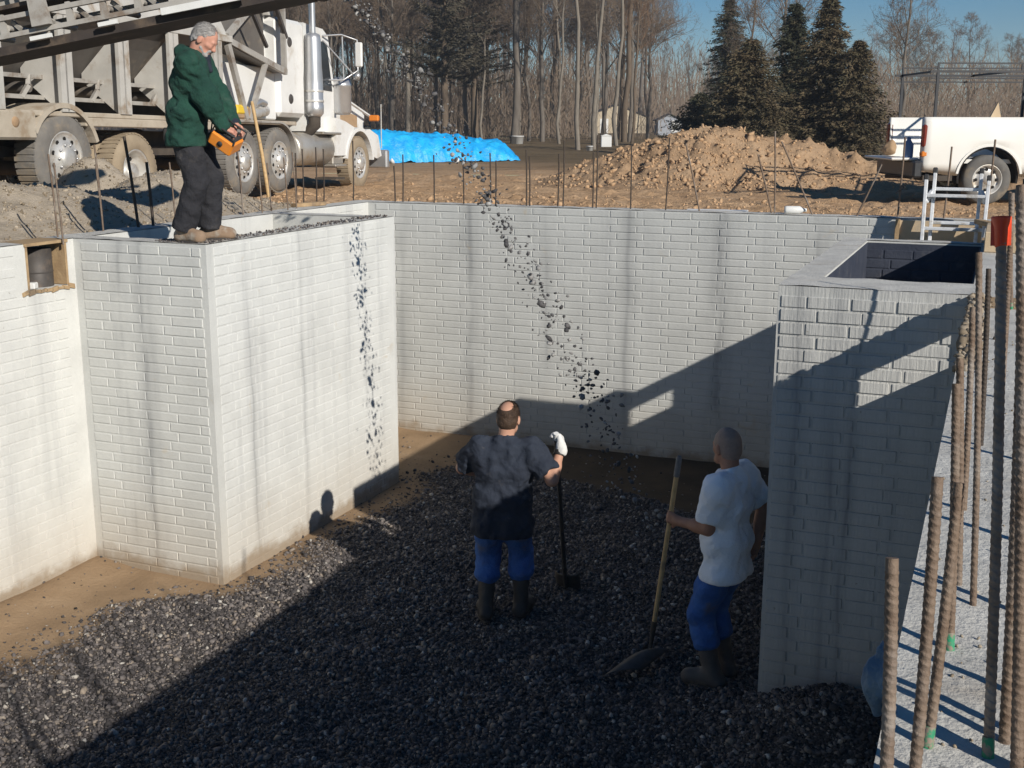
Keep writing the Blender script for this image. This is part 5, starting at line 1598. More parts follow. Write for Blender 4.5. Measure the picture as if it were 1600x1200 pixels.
sk.ell((0, 0, .10), (.13, .11, .10), .03).ell((.03, .02, .17), (.07, .06, .08), .04).wrinkle(.008, 30, 26, 24, 2); sk.cutz(0)
V, F = sk.mesh(); o = link('sack', npmesh('sack', V, F, M['bag'], True)); on_pickup(o, (-1.35, -1.12, .70))
setp(o, 'tan lumpy sack lying on the lowered tailgate of the pickup', 'sack')
o = MB().lathe([(0, 0), (.07, 0), (.075, .02), (.075, .2), (.03, .27), (.03, .31), (0, .31)], 16).build('bottle', M['bluebottle']); on_pickup(o, (-.30, -1.15, .70))
setp(o, 'dull blue plastic jug on the pickup tailgate beside the tail light', 'jug')
o = MB().prism([(0, 0), (.16, 0), (.10, .22)], (0, 1, 0), (0, 0, 1), (1, 0, 0), (0, 0, 0), .05).build('board_offcut', M['ply']); on_pickup(o, (-.5, .12, 1.14)); o.location = PM @ Vector((-.16, .0, 1.31))
setp(o, 'small pointed plywood offcut standing on the pickup bed rail', 'offcut')

# ================================================================== TREES
class Br:
    """collects tapering branches as fast arrays"""
    def __init__(s): s.V = []; s.F = []; s.n = 0
    def limb(s, pts, rs, sides):
        P = np.array(pts); d = np.gradient(P, axis=0); d /= np.linalg.norm(d, axis=1, keepdims=True) + 1e-9
        ref = np.array([.31, .77, .55]); a = np.cross(d, ref); a /= np.linalg.norm(a, axis=1, keepdims=True) + 1e-9; b = np.cross(d, a)
        an = np.arange(sides) * 2 * math.pi / sides
        R_ = P[:, None] + (a[:, None] * np.cos(an)[None, :, None] + b[:, None] * np.sin(an)[None, :, None]) * np.array(rs)[:, None, None]
        m_ = len(P); i = np.arange(m_ - 1)[:, None] * sides; k = np.arange(sides)[None]; k2 = (k + 1) % sides
        F = np.stack([i + k, i + k2, i + sides + k2, i + sides + k], -1).reshape(-1, 4)
        s.V.append(R_.reshape(-1, 3)); s.F.append(F + s.n); s.n += m_ * sides
    def twig(s, p, q, r):
        d = q - p; a = np.cross(d, RNG.normal(size=3)); a = a / (np.linalg.norm(a) + 1e-9) * r
        s.V.append(np.array([p - a, p + a, q + a * .2, q - a * .2])); s.F.append(np.array([[0, 1, 2, 3]]) + s.n); s.n += 4
    def mesh(s, name, mat): return npmesh(name, np.concatenate(s.V), np.concatenate(s.F), mat, True)

def bare_tree(h, r0, crown0, spread, forks, seed, dens=1., up_=.55):
    """trunk with main limbs, and a crown of branches and fine twigs"""
    rg = np.random.default_rng(seed)
    tr, cr = Br(), Br()
    n = 12
    t = np.linspace(0, 1, n)
    bend = np.cumsum(rg.normal(0, .0065, (n, 2)), 0) * h
    tp = np.stack([bend[:, 0], bend[:, 1], t * h], 1)
    tr.limb(tp, r0 * (1 - t) ** .75 * .95 + r0 * .05, 8)
    cnt = [0]
    def grow(p, d, L, r, lvl):
        m_ = 5 if lvl < 2 else 4
        pts = [p]; dd = d.copy()
        for k in range(m_):
            dd = dd + rg.normal(0, .13 + .04 * lvl, 3) + np.array([0, 0, .06 if lvl < 2 else .03]); dd /= np.linalg.norm(dd)
            pts.append(pts[-1] + dd * L / m_)
        pts = np.array(pts)
        if lvl >= 3:
            for k in range(m_): cr.twig(pts[k], pts[k + 1], max(r * (1 - k / m_), .0075))
        else:
            (tr if lvl == 0 else cr).limb(pts, np.maximum(r * (1 - np.linspace(0, .75, m_ + 1)), .008), 5 if lvl == 0 else 3)
        if lvl >= 4: return
        nb = [int(8 * dens), int(7 * dens), int(5 * dens), int(3 * dens)][lvl]
        for q in range(nb):
            f = rg.uniform(.22, 1.0) * m_; i = min(int(f), m_ - 1); b = pts[i] + (pts[i + 1] - pts[i]) * (f - i)
            ax = pts[i + 1] - pts[i]; ax /= np.linalg.norm(ax)
            v = rg.normal(size=3); v -= ax * (v @ ax); v /= np.linalg.norm(v)
            nd = ax * rg.uniform(.45, .9) + v * rg.uniform(.5, .9) + np.array([0, 0, .18]); nd /= np.linalg.norm(nd)
            grow(b, nd, L * rg.uniform(.38, .62), r * .5, lvl + 1)
    for k in range(forks):
        f = crown0 + (1 - crown0) * (k + rg.uniform(0, .8)) / forks
        f = min(f, .97); i = min(int(f * (n - 1)), n - 2); b = tp[i] + (tp[i + 1] - tp[i]) * (f * (n - 1) - i)
        a = k * 2.4 + rg.uniform(-.5, .5)
        el = up_ + .35 * f
        d = np.array([math.cos(a) * (1 - el * .6), math.sin(a) * (1 - el * .6), el]); d /= np.linalg.norm(d)
        L = h * spread * (1.15 - .75 * (f - crown0) / (1 - crown0 + .01)) * rg.uniform(.75, 1.15)
        grow(b, d, L, r0 * .42 * (1.1 - f * .8), 0)
    return tr, cr

PROTO = []
specs = [(17, .20, .30, .26, 11, 1, 1.0, .55, 'bark', 'twig'), (19, .17, .42, .20, 11, 2, .95, .7, 'bark2', 'twigrust'), (15, .15, .25, .24, 10, 3, 1.0, .5, 'bark', 'twig'),
         (20, .15, .50, .17, 11, 4, .9, .75, 'barkpale', 'twig'), (13, .12, .2, .24, 10, 5, 1., .5, 'bark2', 'twig')]
for (h, r0, c0, sp, fk, sd_, dn, u_, bm, tm) in specs:
    tr, cr = bare_tree(h, r0, c0, sp, fk, sd_, dn, u_)
    PROTO.append((tr.mesh('trunk', M[bm]), cr.mesh('crown', M[tm]), h))

def plant(k, x, y, hgt, rz, label, group=None, z=None):
    tme, cme, h = PROTO[k]
    o = thing('bare_tree', label, 'tree', (x, y, float(gz(x, y)) - .05 if z is None else z), (0, 0, rz), group)
    o.scale = (hgt / h,) * 3
    link('trunk', tme, o); link('crown', cme, o)
    return o

# trees one can single out
plant(0, -26.9, 66.1, 21.5, 1.0, 'tall forked bare tree with a white bucket at its foot behind the tarp')
plant(3, -18.2, 52.4, 15.5, 2.1, 'slim pale bare tree, left stem of the close pair by the dirt mound')
plant(3, -17.7, 53.2, 15.0, 4.4, 'slim pale bare tree, right stem of the close pair by the dirt mound')
plant(1, -22.6, 74., 23, .4, 'thick brown-barked bare tree behind the crest of the dirt mound')
plant(3, -19.4, 62., 16, 3.3, 'thin pale bare tree with a white box at its foot')
plant(3, -36.5, 71., 22, 5.0, 'straight pale-trunked bare tree just right of the truck mirror')
plant(2, -4.6, 58., 9.4, 2.2, 'open-crowned bare tree between the dark spruces and the pickup')
plant(4, -9.9, 50., 8.2, .9, 'short twiggy bare tree rising behind the dark spruces')
plant(2, -13.9, 80., 15, 1.7, 'bare tree with a leaning pale limb left of the tall spruce')

rg = np.random.default_rng(12)
NB = 0
tries = 0
while NB < 190 and tries < 4000:
    tries += 1
    y = rg.uniform(62, 150); u = rg.uniform(-.74, .30)     # bearing x/y
    if -.30 < u < -.17 and y < 122 and rg.uniform() < .75: continue
    x = u * y
    ang = (math.degrees(math.atan2(x, y)) + 22.2)          # bearing off the view axis
    if ang > 9.0: hgt = rg.uniform(.046, .080) * y + 1.2; y2 = max(y, 85)
    elif ang > 6.5: hgt = rg.uniform(.055, .09) * y + 1.2; y2 = max(y, 90)
    else: hgt = rg.uniform(.13, .19) * y + 1.2; y2 = y
    if ang > 6.5:
        hgt *= y2 / y; x = u * y2; y = y2
        if rg.uniform() < .35: continue
    kq = int(rg.integers(0, 5))
    side = 'behind the truck' if ang < -6 else ('behind the blue tarp' if ang < 1 else ('behind the dirt mound' if ang < 8 else ('behind the dark spruces' if ang < 17 else 'behind the pickup')))
    dist = 'deep in' if y > 105 else 'in'
    plant(kq, x, y, min(hgt, 24), rg.uniform(0, 6.28), ('grey forked', 'russet-twigged tall', 'low-branched grey', 'slim pale-stemmed', 'short twiggy brown')[kq] + ' bare tree ' + dist + ' the wood ' + side, 'bare trees in the wood')
    NB += 1

def conifer(h, rad, seed, nb, mat, bot=.06, droop=.35, gap=0., blade=.055):
    """trunk and tiers of drooping boughs made of needle tufts"""
    rg = np.random.default_rng(seed)
    tr = Br(); t = np.linspace(0, 1, 8)
    tr.limb(np.stack([np.zeros(8), np.zeros(8), t * h], 1), .035 * h * (1 - t) * .5 + .01, 7)
    V = []; Fq = []
    for q in range(nb):
        f = rg.uniform(bot, .99) ** .85
        L = 1.16 * rad * (1 - f) ** .80 * rg.uniform(.45, 1.30) + .06
        if gap and rg.uniform() < gap: L *= .55
        a = rg.uniform(0, 2 * math.pi)
        L *= 1 + .22 * math.sin(a * 2 + seed) * math.sin(f * 9 + seed)
        m_ = max(4, int(L / .11))
        s_ = np.linspace(.08, 1, m_)
        z = f * h + L * (.16 * s_ - droop * s_ ** 2 + .16 * s_ ** 4)
        px, py = np.cos(a) * s_ * L, np.sin(a) * s_ * L
        for k in range(m_):
            for w_ in range(5):
                p = np.array([px[k], py[k], z[k]]) + rg.normal(0, .035, 3)
                da = a + rg.normal(0, .85); ln = rg.uniform(.10, .24) * (1.15 - .4 * s_[k]) * (h / 6) ** .5
                d = np.array([math.cos(da), math.sin(da), rg.uniform(-.75, .25)]) * ln
                sd2 = np.cross(d, rg.normal(size=3)); sd2 = sd2 / (np.linalg.norm(sd2) + 1e-9) * blade * rg.uniform(.25, .6)
                V += [p - sd2, p + sd2, p + d]
    V = np.array(V); F = np.arange(len(V)).reshape(-1, 3)
    return tr.mesh('trunk', M['bark2']), npmesh('crown', V, F, M[mat])
def put_conifer(label, x, y, h, rad, seed, nb, mat, cat='tree', name='spruce_tree', **kw):
    a, b = conifer(h, rad, seed, nb, mat, **kw)
    o = thing(name, label, cat, (x, y, float(gz(x, y)) - .3), (0, 0, seed))
    link('trunk', a, o); link('crown', b, o)
    return o
put_conifer('tall dark spruce with the highest pointed top, browned on its right side', -5.5, 40.2, 5.45, 1.75, 1, 700, 'needlebrown')
put_conifer('narrow pointed dark spruce just left of the tallest spruce', -7.15, 43.6, 5.6, 1.5, 2, 620, 'needle')
put_conifer('broad bushy dark spruce left of the pointed pair', -7.75, 39.0, 4.1, 1.85, 3, 720, 'needlebrown', bot=.03)
put_conifer('browned low spruce at the right foot of the tallest spruce', -4.45, 39.4, 4.0, 1.35, 4, 480, 'needlebrown', bot=.02)
put_conifer('small brownish spruce in front of the dark spruces behind the dirt mound', -6.6, 36.4, 2.2, .95, 5, 330, 'needlebrown', bot=.02)
put_conifer('distant tall spruce standing alone left of the dark group', -13.6, 62.5, 7.7, 1.9, 6, 560, 'needle')
put_conifer('low dark spruce at the left edge of the spruce group', -10.5, 44., 2.6, 1.9, 7, 420, 'needle', bot=.02)
put_conifer('thin ragged pine with a dark crown behind the blue tarp', -29.5, 62., 14.5, 3.2, 8, 330, 'pine', name='pine_tree', bot=.22, droop=.1, gap=.5, blade=.085)
put_conifer('bushy ragged pine right behind the falling stones', -33.0, 74., 15.5, 3.6, 9, 300, 'pine', name='pine_tree', bot=.18, droop=.1, gap=.5, blade=.09)

# ================================================================== FAR SMALL BUILDINGS
def shed(name, label, x, y, wx, wy, hh, rh, mat, roofmat, rz=0., door=None, doormat=None):
    o = thing(name, label, 'shed', (x, y, 2.2), (0, 0, rz))
    MB().box(-wx / 2, wx / 2, -wy / 2, wy / 2, 0, hh).prism([(-wx / 2, hh), (wx / 2, hh), (0, hh + rh)], (1, 0, 0), (0, 0, 1), (0, 1, 0), (0, -wy / 2, 0), wy).build('wall', mat, o)
    r_ = MB()
    for s_ in (-1, 1):
        r_.prism([(s_ * (wx / 2 + .15), hh - .08), (0, hh + rh + .02), (0, hh + rh + .10), (s_ * (wx / 2 + .18), hh)], (1, 0, 0), (0, 0, 1), (0, 1, 0), (0, -wy / 2 - .15, 0), wy + .3)
    r_.build('roof', roofmat, o)
    if door: MB().box(door[0], door[1], -wy / 2 - .03, -wy / 2 + .01, 0, door[2]).build('door', doormat, o)
    return o
shed('garden_shed', 'small grey and white shed with dark roof behind the dirt mound', -31.4, 118, 2.4, 2.0, 1.7, .55, M['shedgrey'], M['shingle'], R(25), (.15, 1.15, 1.68), M['shedwhite'])
shed('barn', 'dark red shed with black roof right of the grey shed', -27.4, 124, 3.2, 2.5, 1.3, .9, M['shedred'], M['shingle'], R(20))
shed('cabin', 'low beige outbuilding right of the red shed', -22.0, 120, 3.2, 2.4, 1.1, .5, M['beige'], M['shingle'], R(22), (-.6, .5, 1.0), M['shedwhite'])
shed('cabin', 'pale beige house far off among the tree trunks', -44.0, 140, 7, 5, 2.2, 1.3, M['beige'], M['shingle'], R(25), (-2, -1, 1.9), M['shedwhite'])
o = MB().box(-.27, .27, -.2, .2, 0, .62, .03).prism([(-.3, .62), (.3, .62), (0, .72)], (1, 0, 0), (0, 0, 1), (0, 1, 0), (0, -.22, 0), .44).build('utility_box', M['shedwhite'], None, (-19.1, 59.5, 2.36), (0, 0, R(20)))
setp(o, 'white utility box standing at a thin tree beyond the dirt mound', 'box')
o = MB().lathe([(0, 0), (.30, 0), (.36, .5), (.38, .5), (.38, .54), (.33, .54), (.30, .06), (0, .06)], 18).build('bucket', M['shedwhite'], None, (-26.1, 64.6, 2.35))
setp(o, 'white bucket at the foot of the tall forked tree', 'bucket')
o = MB().lathe([(0, 0), (.13, 0), (.15, .22), (.155, .22), (.155, .25), (0, .25)], 14).build('bucket', M['whiteplastic'], None, (-17.2, 51.2, 2.38))
setp(o, 'small white pail at the foot of the pale twin trees', 'bucket')

# ================================================================== BLUE TARP OVER A LONG PILE
L0, L1 = np.array([-18.9, 33.2]), np.array([-15.15, 36.9])
nu, nv = 110, 44
U_, W_ = np.meshgrid(np.linspace(0, 1, nu), np.linspace(-1, 1, nv), indexing='ij')
ax_ = (L1 - L0) / np.linalg.norm(L1 - L0); pr_ = np.array([ax_[1], -ax_[0]])
hh = (.98 - .42 * U_ ** 1.6) * np.clip((1.02 - U_) * 9, 0, 1) ** .6 * np.clip((U_ + .01) * 14, 0, 1) ** .6
wd = 1.15 - .35 * U_
prof = np.clip(1 - np.abs(W_) ** 2.3, 0, 1) ** .75
Z = hh * prof - .22 * np.abs(noise2(U_ * 20, W_ * 2.2, 75, 3, 1.)) * (1 - prof * .6) + .05 * noise2(U_ * 16, W_ * 3, 71, 4, 1.) * prof + .035 * np.sin(U_ * 55 + 2 * noise2(U_ * 6, W_ * 2, 72, 2)) * (1 - prof) ** .5
off = W_ * wd + .10 * noise2(U_ * 14, W_, 73, 3)
X = L0[0] + ax_[0] * U_ * np.linalg.norm(L1 - L0) + pr_[0] * off
Y = L0[1] + ax_[1] * U_ * np.linalg.norm(L1 - L0) + pr_[1] * off
V = np.stack([X, Y, np.maximum(Z, 0) + gz(X, Y) + .02], -1).reshape(-1, 3); i = np.arange(nu * nv).reshape(nu, nv)
F = np.stack([i[:-1, :-1], i[1:, :-1], i[1:, 1:], i[:-1, 1:]], -1).reshape(-1, 4)
c0 = np.array([-16.4, 35.4, 2.43])
o = link('tarpaulin', npmesh('tarpaulin', V - c0, F, M['tarp'], True), None, tuple(c0))
setp(o, 'bright blue tarpaulin draped over a long low pile near the trees', 'tarp')
for k, (px, py, s_, lab) in enumerate([(-15.6, 35.7, .12, 'white stone holding down the right end of the blue tarp'), (-15.6, 33.6, .11, 'white stone at the middle of the blue tarp edge'), (-17.3, 32.6, .12, 'white stone near the left end of the blue tarp')]):
    Vs, Fs, As = stones(np.zeros((1, 3)), np.array([s_]))
    o = link('stone', npmesh('stone', Vs, Fs, M['whiteplastic']), None, (px, py, float(gz(px, py)) + .06)); setp(o, lab, 'stone')

# ================================================================== REBAR
def rebar_mesh(vecL, r, ribbed=True, mat=None, sides=10):
    """bar from the origin along vecL, ribs every 16 mm set aslant"""
    Lv = Vector(vecL); L = Lv.length; d = Lv.normalized(); a = d.orthogonal().normalized(); b = d.cross(a)
    mb_V = []; F = []
    st = []
    if ribbed:
        z = 0.; k = 0
        while z < L - .02:
            st += [(z, r), (z + .0055, r), (z + .007, r * 1.09), (z + .0095, r * 1.09), (z + .011, r)]; z += .0125
        st += [(L, r)]
    else: st = [(L * q / 4, r) for q in range(5)]
    bow = L * .006
    n = len(st)
    for (z, rr) in st:
        for q in range(sides):
            an = 2 * math.pi * q / sides
            zz = z + (.006 * math.sin(an) if ribbed and 0 < z < L - .03 else 0)
            mb_V.append(d * zz + a * (math.cos(an) * rr + bow * math.sin(math.pi * z / L)) + b * math.sin(an) * rr)
    for i in range(n - 1):
        for q in range(sides): F.append((i * sides + q, i * sides + (q + 1) % sides, (i + 1) * sides + (q + 1) % sides, (i + 1) * sides + q))
    m_ = MB().add(mb_V, F, True); m_.add(mb_V[-sides:], [tuple(range(sides))])
    return m_
def rebar(label, base, top, r, mat='rust', ribbed=True, group=None, paint=False, into=.03):
    b = Vector(base); t = Vector(top); d = (t - b).normalized(); b2 = b - d * into
    o = rebar_mesh(t - b2, r, ribbed, sides=12 if ribbed else 6).build('rebar', M[mat], None, tuple(b2))
    setp(o, label, 'rebar', group)
    if paint: MB().tube([d * (into + .0), d * (into + .008), d * (into + .030), d * (into + .036)], [r * 1.15, r * 1.2, r * 1.2, r * 1.13], 12).build('paint_mark', M['greenpaint'], o)
    return o
RB = .0088
rebar('short thick rebar with a bare cut top, nearest of the right-hand bars', (-.081, 1.602, 2.74), (-.099, 1.667, 3.044), RB * 1.05)
rebar('rusty rebar just right of the short thick bar', (-.044, 1.618, 2.74), (-.049, 1.715, 3.156), RB * .95)
rebar('leaning rebar with a pale cut top and green mark at the wall top', (-.032, 1.704, 2.74), (-.021, 1.801, 3.126), RB * .88, paint=True)
rebar('upright rebar with a long green mark at its foot', (-.016, 2.066, 2.74), (-.044, 2.165, 3.20), RB * .85, paint=True)
rebar('ribbed rebar behind the leaning pale-topped bar', (-.013, 2.39, 2.74), (-.048, 2.483, 3.187), RB * .85)
rebar('tall thin ribbed rebar whose dark top reaches the bay rim', (.017, 2.292, 2.74), (-.029, 2.432, 3.404), RB * .7, 'rust')
CAPBAR = rebar('pale ribbed rebar wearing the orange cap', (.052, 1.704, 2.74), (.005, 1.869, 3.50), RB * .85, 'palebar', paint=True)
rebar('far rebar with a green foot near the crumbled wall edge', (.097, 6.313, 2.74), (.041, 6.428, 3.314), RB * .9, paint=True)
rebar('dark rebar standing mid-way along the right wall before the bay', (.007, 3.522, 2.74), (-.014, 3.633, 3.24), RB * .85, 'darkrebar')
rebar('rusty rebar beside the shadowed corner of the right bay', (-.019, 2.895, 2.74), (-.039, 3.001, 3.217), RB * .85)
ORDB = ['first', 'second', 'third', 'fourth', 'fifth', 'sixth', 'seventh', 'eighth', 'ninth']
G_ = 'thick rebars bundled at the right edge'
def px_mid(q):
    v_ = (Vector(q[0]) + Vector(q[1])) / 2 - Vector((0, 0, CAMZ)); return v_.dot(r2) / v_.dot(fw)
for bi, (b, t, mt) in enumerate(sorted([((.090, 1.667, 2.74), (.027, 1.837, 3.56), 'rust'), ((.108, 1.672, 2.74), (.040, 1.851, 3.604), 'rust'), ((.074, 1.76, 2.74), (.044, 1.90, 3.40), 'rust'),
                   ((.104, 1.914, 2.74), (.033, 2.069, 3.509), 'darkrebar'), ((.108, 1.78, 2.74), (.040, 1.90, 3.58), 'rust'), ((.085, 2.30, 2.74), (.045, 2.42, 3.52), 'darkrebar'), ((.115, 2.7, 2.74), (.06, 2.8, 3.5), 'rust'),
                   ((.06, 4.2, 2.74), (.035, 4.3, 3.42), 'rust'), ((.10, 3.4, 2.74), (.06, 3.5, 3.5), 'darkrebar')], key=px_mid, reverse=True)):
    rebar('tall rebar, ' + ORDB[bi] + ' from the right edge in the crowded row of bars', b, t, RB, mt, group=G_)
# orange safety cap on its bar
cp_ = MB().lathe([(.0135, -.055), (.0175, -.05), (.020, .0), (.024, .012), (.027, .022), (.027, .030), (0, .032)], 16)
for q in range(4):
    a = q * math.pi / 2
    cp_.obox((math.cos(a) * .019, math.sin(a) * .019, -.015), (math.cos(a), math.sin(a), 0), (-math.sin(a), math.cos(a), 0), (0, 0, 1), .008, .002, .035)
o = cp_.build('rebar_cap', M['orangecap'], CAPBAR); o.matrix_basis = CAPBAR.matrix_basis.inverted() @ Matrix.Translation((.0047, 1.8695, 3.497)) @ Euler((R(-12), R(-3.5), 0)).to_matrix().to_4x4() @ Matrix.Scale(.52, 4); o['label'] = 'orange plastic safety cap'

# dowels along the back wall and the left wall
ORD = ['first', 'second', 'third', 'fourth', 'fifth', 'sixth', 'seventh', 'eighth', 'ninth', 'tenth', 'eleventh', 'twelfth', 'thirteenth', 'fourteenth', 'fifteenth', 'sixteenth', 'seventeenth', 'eighteenth', 'nineteenth', 'twentieth']
def dowel(x, y, top, label, group, r=.0085, mat='darkrebar'):
    rebar(label, (x, y, 2.735), top, r, mat, False, group)
GB = 'thin rebar dowels along the back wall'
for di, (x, hgt, lx) in enumerate([(-7.8, .55, 0), (-7.7, .6, 0), (-7.52, .62, 0), (-7.42, .6, 0), (-7.02, .7, 0), (-6.47, .42, .0), (-6.37, .55, 0), (-5.97, .55, 0), (-5.60, .50, 0), (-5.27, .58, 0), (-5.21, .5, 0), (-4.84, .62, 0), (-4.80, .55, 0), (-4.47, .58, .01), (-4.41, .72, 0), (-4.07, .6, 0), (-4.03, .78, .0),
                     (-3.645, .68, .0), (-3.26, .76, .02)]):
    dowel(x, YW + .12, (x + lx, YW + .12 + random.uniform(-.02, .02), 2.735 + hgt), ORD[di] + ' thin upright rebar dowel from the left along the back wall top', GB)
for (x, tx, hgt, lab) in [(-2.895, -3.06, .70, 'leaning rebar dowel before the middle of the dirt mound'), (-2.145, -2.31, .60, 'leaning rebar dowel left of an upright one on the back wall'), (-2.119, -2.15, .83, 'upright tall rebar dowel between two leaning ones on the back wall'),
                          (-1.736, -2.08, .73, 'pale rebar dowel leaning far left on the back wall'), (-1.311, -1.10, .52, 'rebar dowel leaning right towards the pickup bumper'), (-.92, -.90, .78, 'upright rebar dowel in front of the pickup tailgate')]:
    rebar(lab, (x, YW + .12, 2.735), (tx, YW + .10, 2.735 + hgt), .0095, 'rust', False)
rebar('short branch-like rebar stub leaning beside the pickup tailgate dowel', (-.93, YW + .10, 3.0), (-.80, YW + .12, 3.13), .008, 'rust', False)
rebar('rebar dowel behind the ladder left rails', (-.493, YW + .12, 2.735), (-.47, YW + .12, 3.43), .0095, 'rust', False)
rebar('rebar dowel in front of the pickup wheel', (-.113, YW + .12, 2.735), (-.09, YW + .12, 3.5), .0095, 'rust', False)
GL = 'thin rebar dowels along the left wall'
for di, (x, y, hgt, r, mt) in enumerate([(-6.90, 7.34, .66, .0075, 'rust'), (-6.72, 7.20, .60, .0075, 'rust'), (-7.02, 8.0, .72, .008, 'rust'), (-6.95, 7.92, .56, .0075, 'rust'), (-6.97, 8.9, .55, .0075, 'rust'), (-6.9, 9.05, .5, .0075, 'rust'),
                           (-6.93, 9.9, .62, .0075, 'rust'), (-6.9, 10.19, .55, .0075, 'rust'), (-6.93, 10.40, .5, .0075, 'rust'), (-6.9, 10.66, .55, .0075, 'rust'), (-6.92, 10.86, .6, .0075, 'rust')]):
    dowel(x, y, (x - .03, y, 2.735 + hgt), ORD[di] + ' thin rusty rebar dowel from the left along the left wall top', GL, r, mt)
rebar('thick black rebar dowel, taller of the two dark ones by the man in green', (-6.93, 8.34, 2.735), (-7.02, 8.34, 3.52), .013, 'darkrebar', False)
rebar('thick black rebar dowel, shorter of the two dark ones by the man in green', (-6.90, 8.50, 2.735), (-6.93, 8.50, 3.30), .013, 'darkrebar', False)
# long wooden handle leaning on the truck
sk_ = thing('wooden_handle', 'long pale tool handle leaning against the truck between its wheels', 'tool handle', (-10.15, 15.2, 2.44))
MB().tube([(0, 0, 0), (-.12, .02, .75), (-.27, .05, 1.46)], [.03, .027, .025], 10).build('shaft', M['ashwood'], sk_)
MB().tube([(-.27, .05, 1.46), (-.278, .052, 1.50)], [.026, .02], 10).build('end_knob', M['ashwood'], sk_)

# ================================================================== LADDER, FORM BOARDS, SMALL THINGS
ld = thing('ladder', 'aluminium double ladder leaning up against the back wall behind the right bay', 'ladder', (-.36, 11.25, .05))
def lloc(x, y, z): return (x + .36 - .385, y - 11.25, z - .05)
for (y0_, y1_, hw0, hw1, zt) in ((11.22, 11.93, .235, .275, 3.13), (11.30, 12.03, .19, .205, 3.19)):
    for s_ in (-1, 1):
        b = Vector(lloc(s_ * hw0, y0_, .06)); t = Vector(lloc(s_ * hw1, y1_, zt))
        r_ = MB().bar(b, t, .032, .065, (0, 1, 0), .004).build('rail', M['alu'], ld)
        d = (t - b).normalized()
        MB().bar(t - d * .01, t + d * .045, .042, .075, (0, 1, 0), .008).build('rail_cap', M['blackplastic'], r_)
    for k in range(10):
        f = (k + .62) / 10.1
        hx = hw0 + (hw1 - hw0) * f; y = y0_ + (y1_ - y0_) * f; z = .06 + (zt - .06) * f
        MB().bar(lloc(-hx, y, z), lloc(hx, y, z), .06, .03, (0, 0, 1), .005).build('rung', M['alu'], ld)
for s_ in (-1, 1): MB().bar(lloc(s_ * .265, 11.90, 2.93), lloc(s_ * .21, 11.99, 3.02), .03, .05).build('hinge', M['alu'], ld)

pl = thing('plywood_sheet', 'tan plywood form sheet against the top right of the back wall', 'plywood sheet', (-.45, YW - .03, 2.05))
MB().box(-.44, .55, -.018, .0, 0, .68).build('sheet', M['ply'], pl)
MB().box(-.47, -.43, -.04, .0, 0, .69).build('batten', M['wood'], pl)
o = MB().box(-.10, .16, -.42, .42, 0, .145, .006).build('timber_block', M['ply'], None, (.02, 9.50, H + .008)); setp(o, 'squared tan timber lying on the right wall behind the bay', 'timber')
o = MB().box(-.04, .04, -.35, .35, 0, .04, .004).build('timber_block', M['wood'], None, (-.05, 11.4, H + .008), (0, 0, R(20))); setp(o, 'short loose board on the wall corner behind the ladder', 'board')
o = MB().lathe([(0, 0), (.035, .0), (.04, .02), (.04, .15), (.02, .19), (.016, .22), (0, .22)], 14, (0, 0, 0), (1, .25, .0)).build('bottle', M['whiteplastic'], None, (-2.02, YW + .12, H + .045)); setp(o, 'clear white plastic bottle lying on the back wall top', 'bottle')
o = MB().box(-.32, .32, -.06, .06, 0, .03, .004).build('board_offcut', M['whiteplastic'], None, (-2.75, YW + .30, H - .02), (R(4), 0, R(8))); setp(o, 'whitish board offcut lying behind the back wall top', 'board')
o = MB().box(-.22, .22, -.05, .05, 0, .04, .004).build('board_offcut', M['wood'], None, (-6.98, 11.2, H + .008), (0, 0, R(75))); setp(o, 'short brown board on the left wall top behind the bay', 'board')

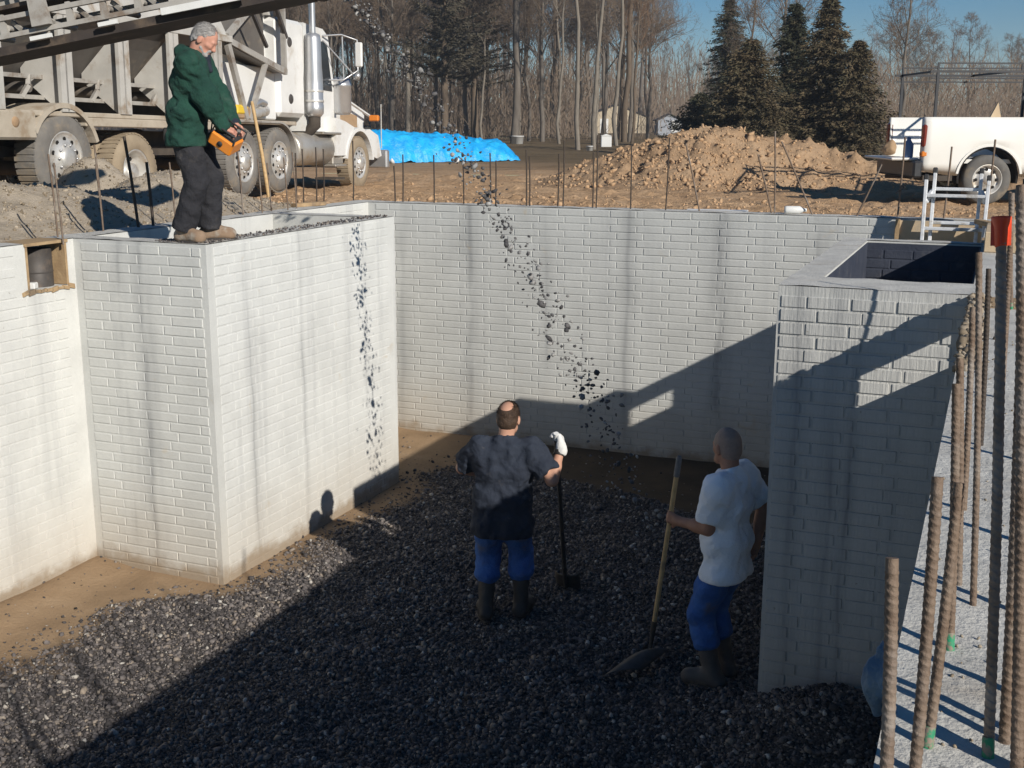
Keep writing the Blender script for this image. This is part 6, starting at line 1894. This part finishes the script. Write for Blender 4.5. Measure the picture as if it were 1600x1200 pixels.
# drum behind the pocket in the left wall
dr = thing('steel_drum', 'dark dented steel pipe seen through the boxed pocket of the left wall', 'pipe', (-6.93, 7.12, 2.32))
MB().lathe([(0, 0), (.115, 0), (.12, .02), (.118, .36), (.108, .36), (.108, .05), (0, .05)], 26).build('drum_body', M['darkpipe'], dr)
MB().lathe([(.119, .17), (.124, .18), (.119, .19)], 26).lathe([(.119, .02), (.124, .03), (.119, .04)], 26).build('drum_rib', M['darkpipe'], dr)
o = MB().box(-.03, .03, -.04, .04, 0, .05, .008).build('rubble_piece', M['whiteplastic'], None, (-6.80, 6.93, 2.39), (0, 0, .4)); setp(o, 'broken white concrete lump in the left wall pocket', 'rubble')
o = MB().box(-.14, -.10, -.32, .36, 0, .30, .005).build('backing_board', M['wood'], None, (-6.92, 7.03, 2.36), (0, R(-12), 0)); setp(o, 'weathered board leaning at the back of the left wall pocket', 'board')

# plastic bag caught on the wall edge
bg_ = SDF((-.1, -.1, -.2), (.1, .1, .12), .006)
bg_.ell((0, 0, 0), (.034, .034, .05), .02).cone((.0, 0, -.01), (.008, 0, -.075), .034, .012, .03).cone((.004, 0, .03), (.014, 0, .075), .014, .010, .015).ell((.012, 0, .07), (.016, .016, .014), .008)
bg_.wrinkle(.0035, 90, 90, 70, 3)
V, F = bg_.mesh(); o = link('plastic_bag', npmesh('plastic_bag', V, F, M['pbag'], True), None, (-.120, 1.85, 2.770)); o.scale = (.56, .56, .74); setp(o, 'pale blue plastic bag hanging at the wall edge behind the short thick rebar', 'plastic bag')

# rubble along the far stretch of the right wall
n = 420
sx = RNG.normal(XJ + .03, .035, n); sy = RNG.uniform(4.6, 6.75, n)
V, F, A = stones(np.stack([np.maximum(sx, XJ + .002), sy, np.full(n, H + .014)], 1), np.clip(RNG.lognormal(math.log(.010), .5, n), .004, .03))
setp(link('wall_rubble', npmesh('wall_rubble', V, F, M['tangravel'], False, A)), kind='stuff')

# ================================================================== HAZE
hm = bpy.data.materials.new('thin_haze'); hm.use_nodes = True
for n_ in list(hm.node_tree.nodes): hm.node_tree.nodes.remove(n_)
vo = hm.node_tree.nodes.new('ShaderNodeVolumePrincipled'); ho = hm.node_tree.nodes.new('ShaderNodeOutputMaterial')
vo.inputs['Color'].default_value = (.80, .86, .95, 1); vo.inputs['Density'].default_value = .0009; vo.inputs['Anisotropy'].default_value = .2
hm.node_tree.links.new(vo.outputs[0], ho.inputs['Volume'])
setp(MB().box(-402, 402, -8, 702, -1.6, 32).build('haze', hm), kind='stuff')
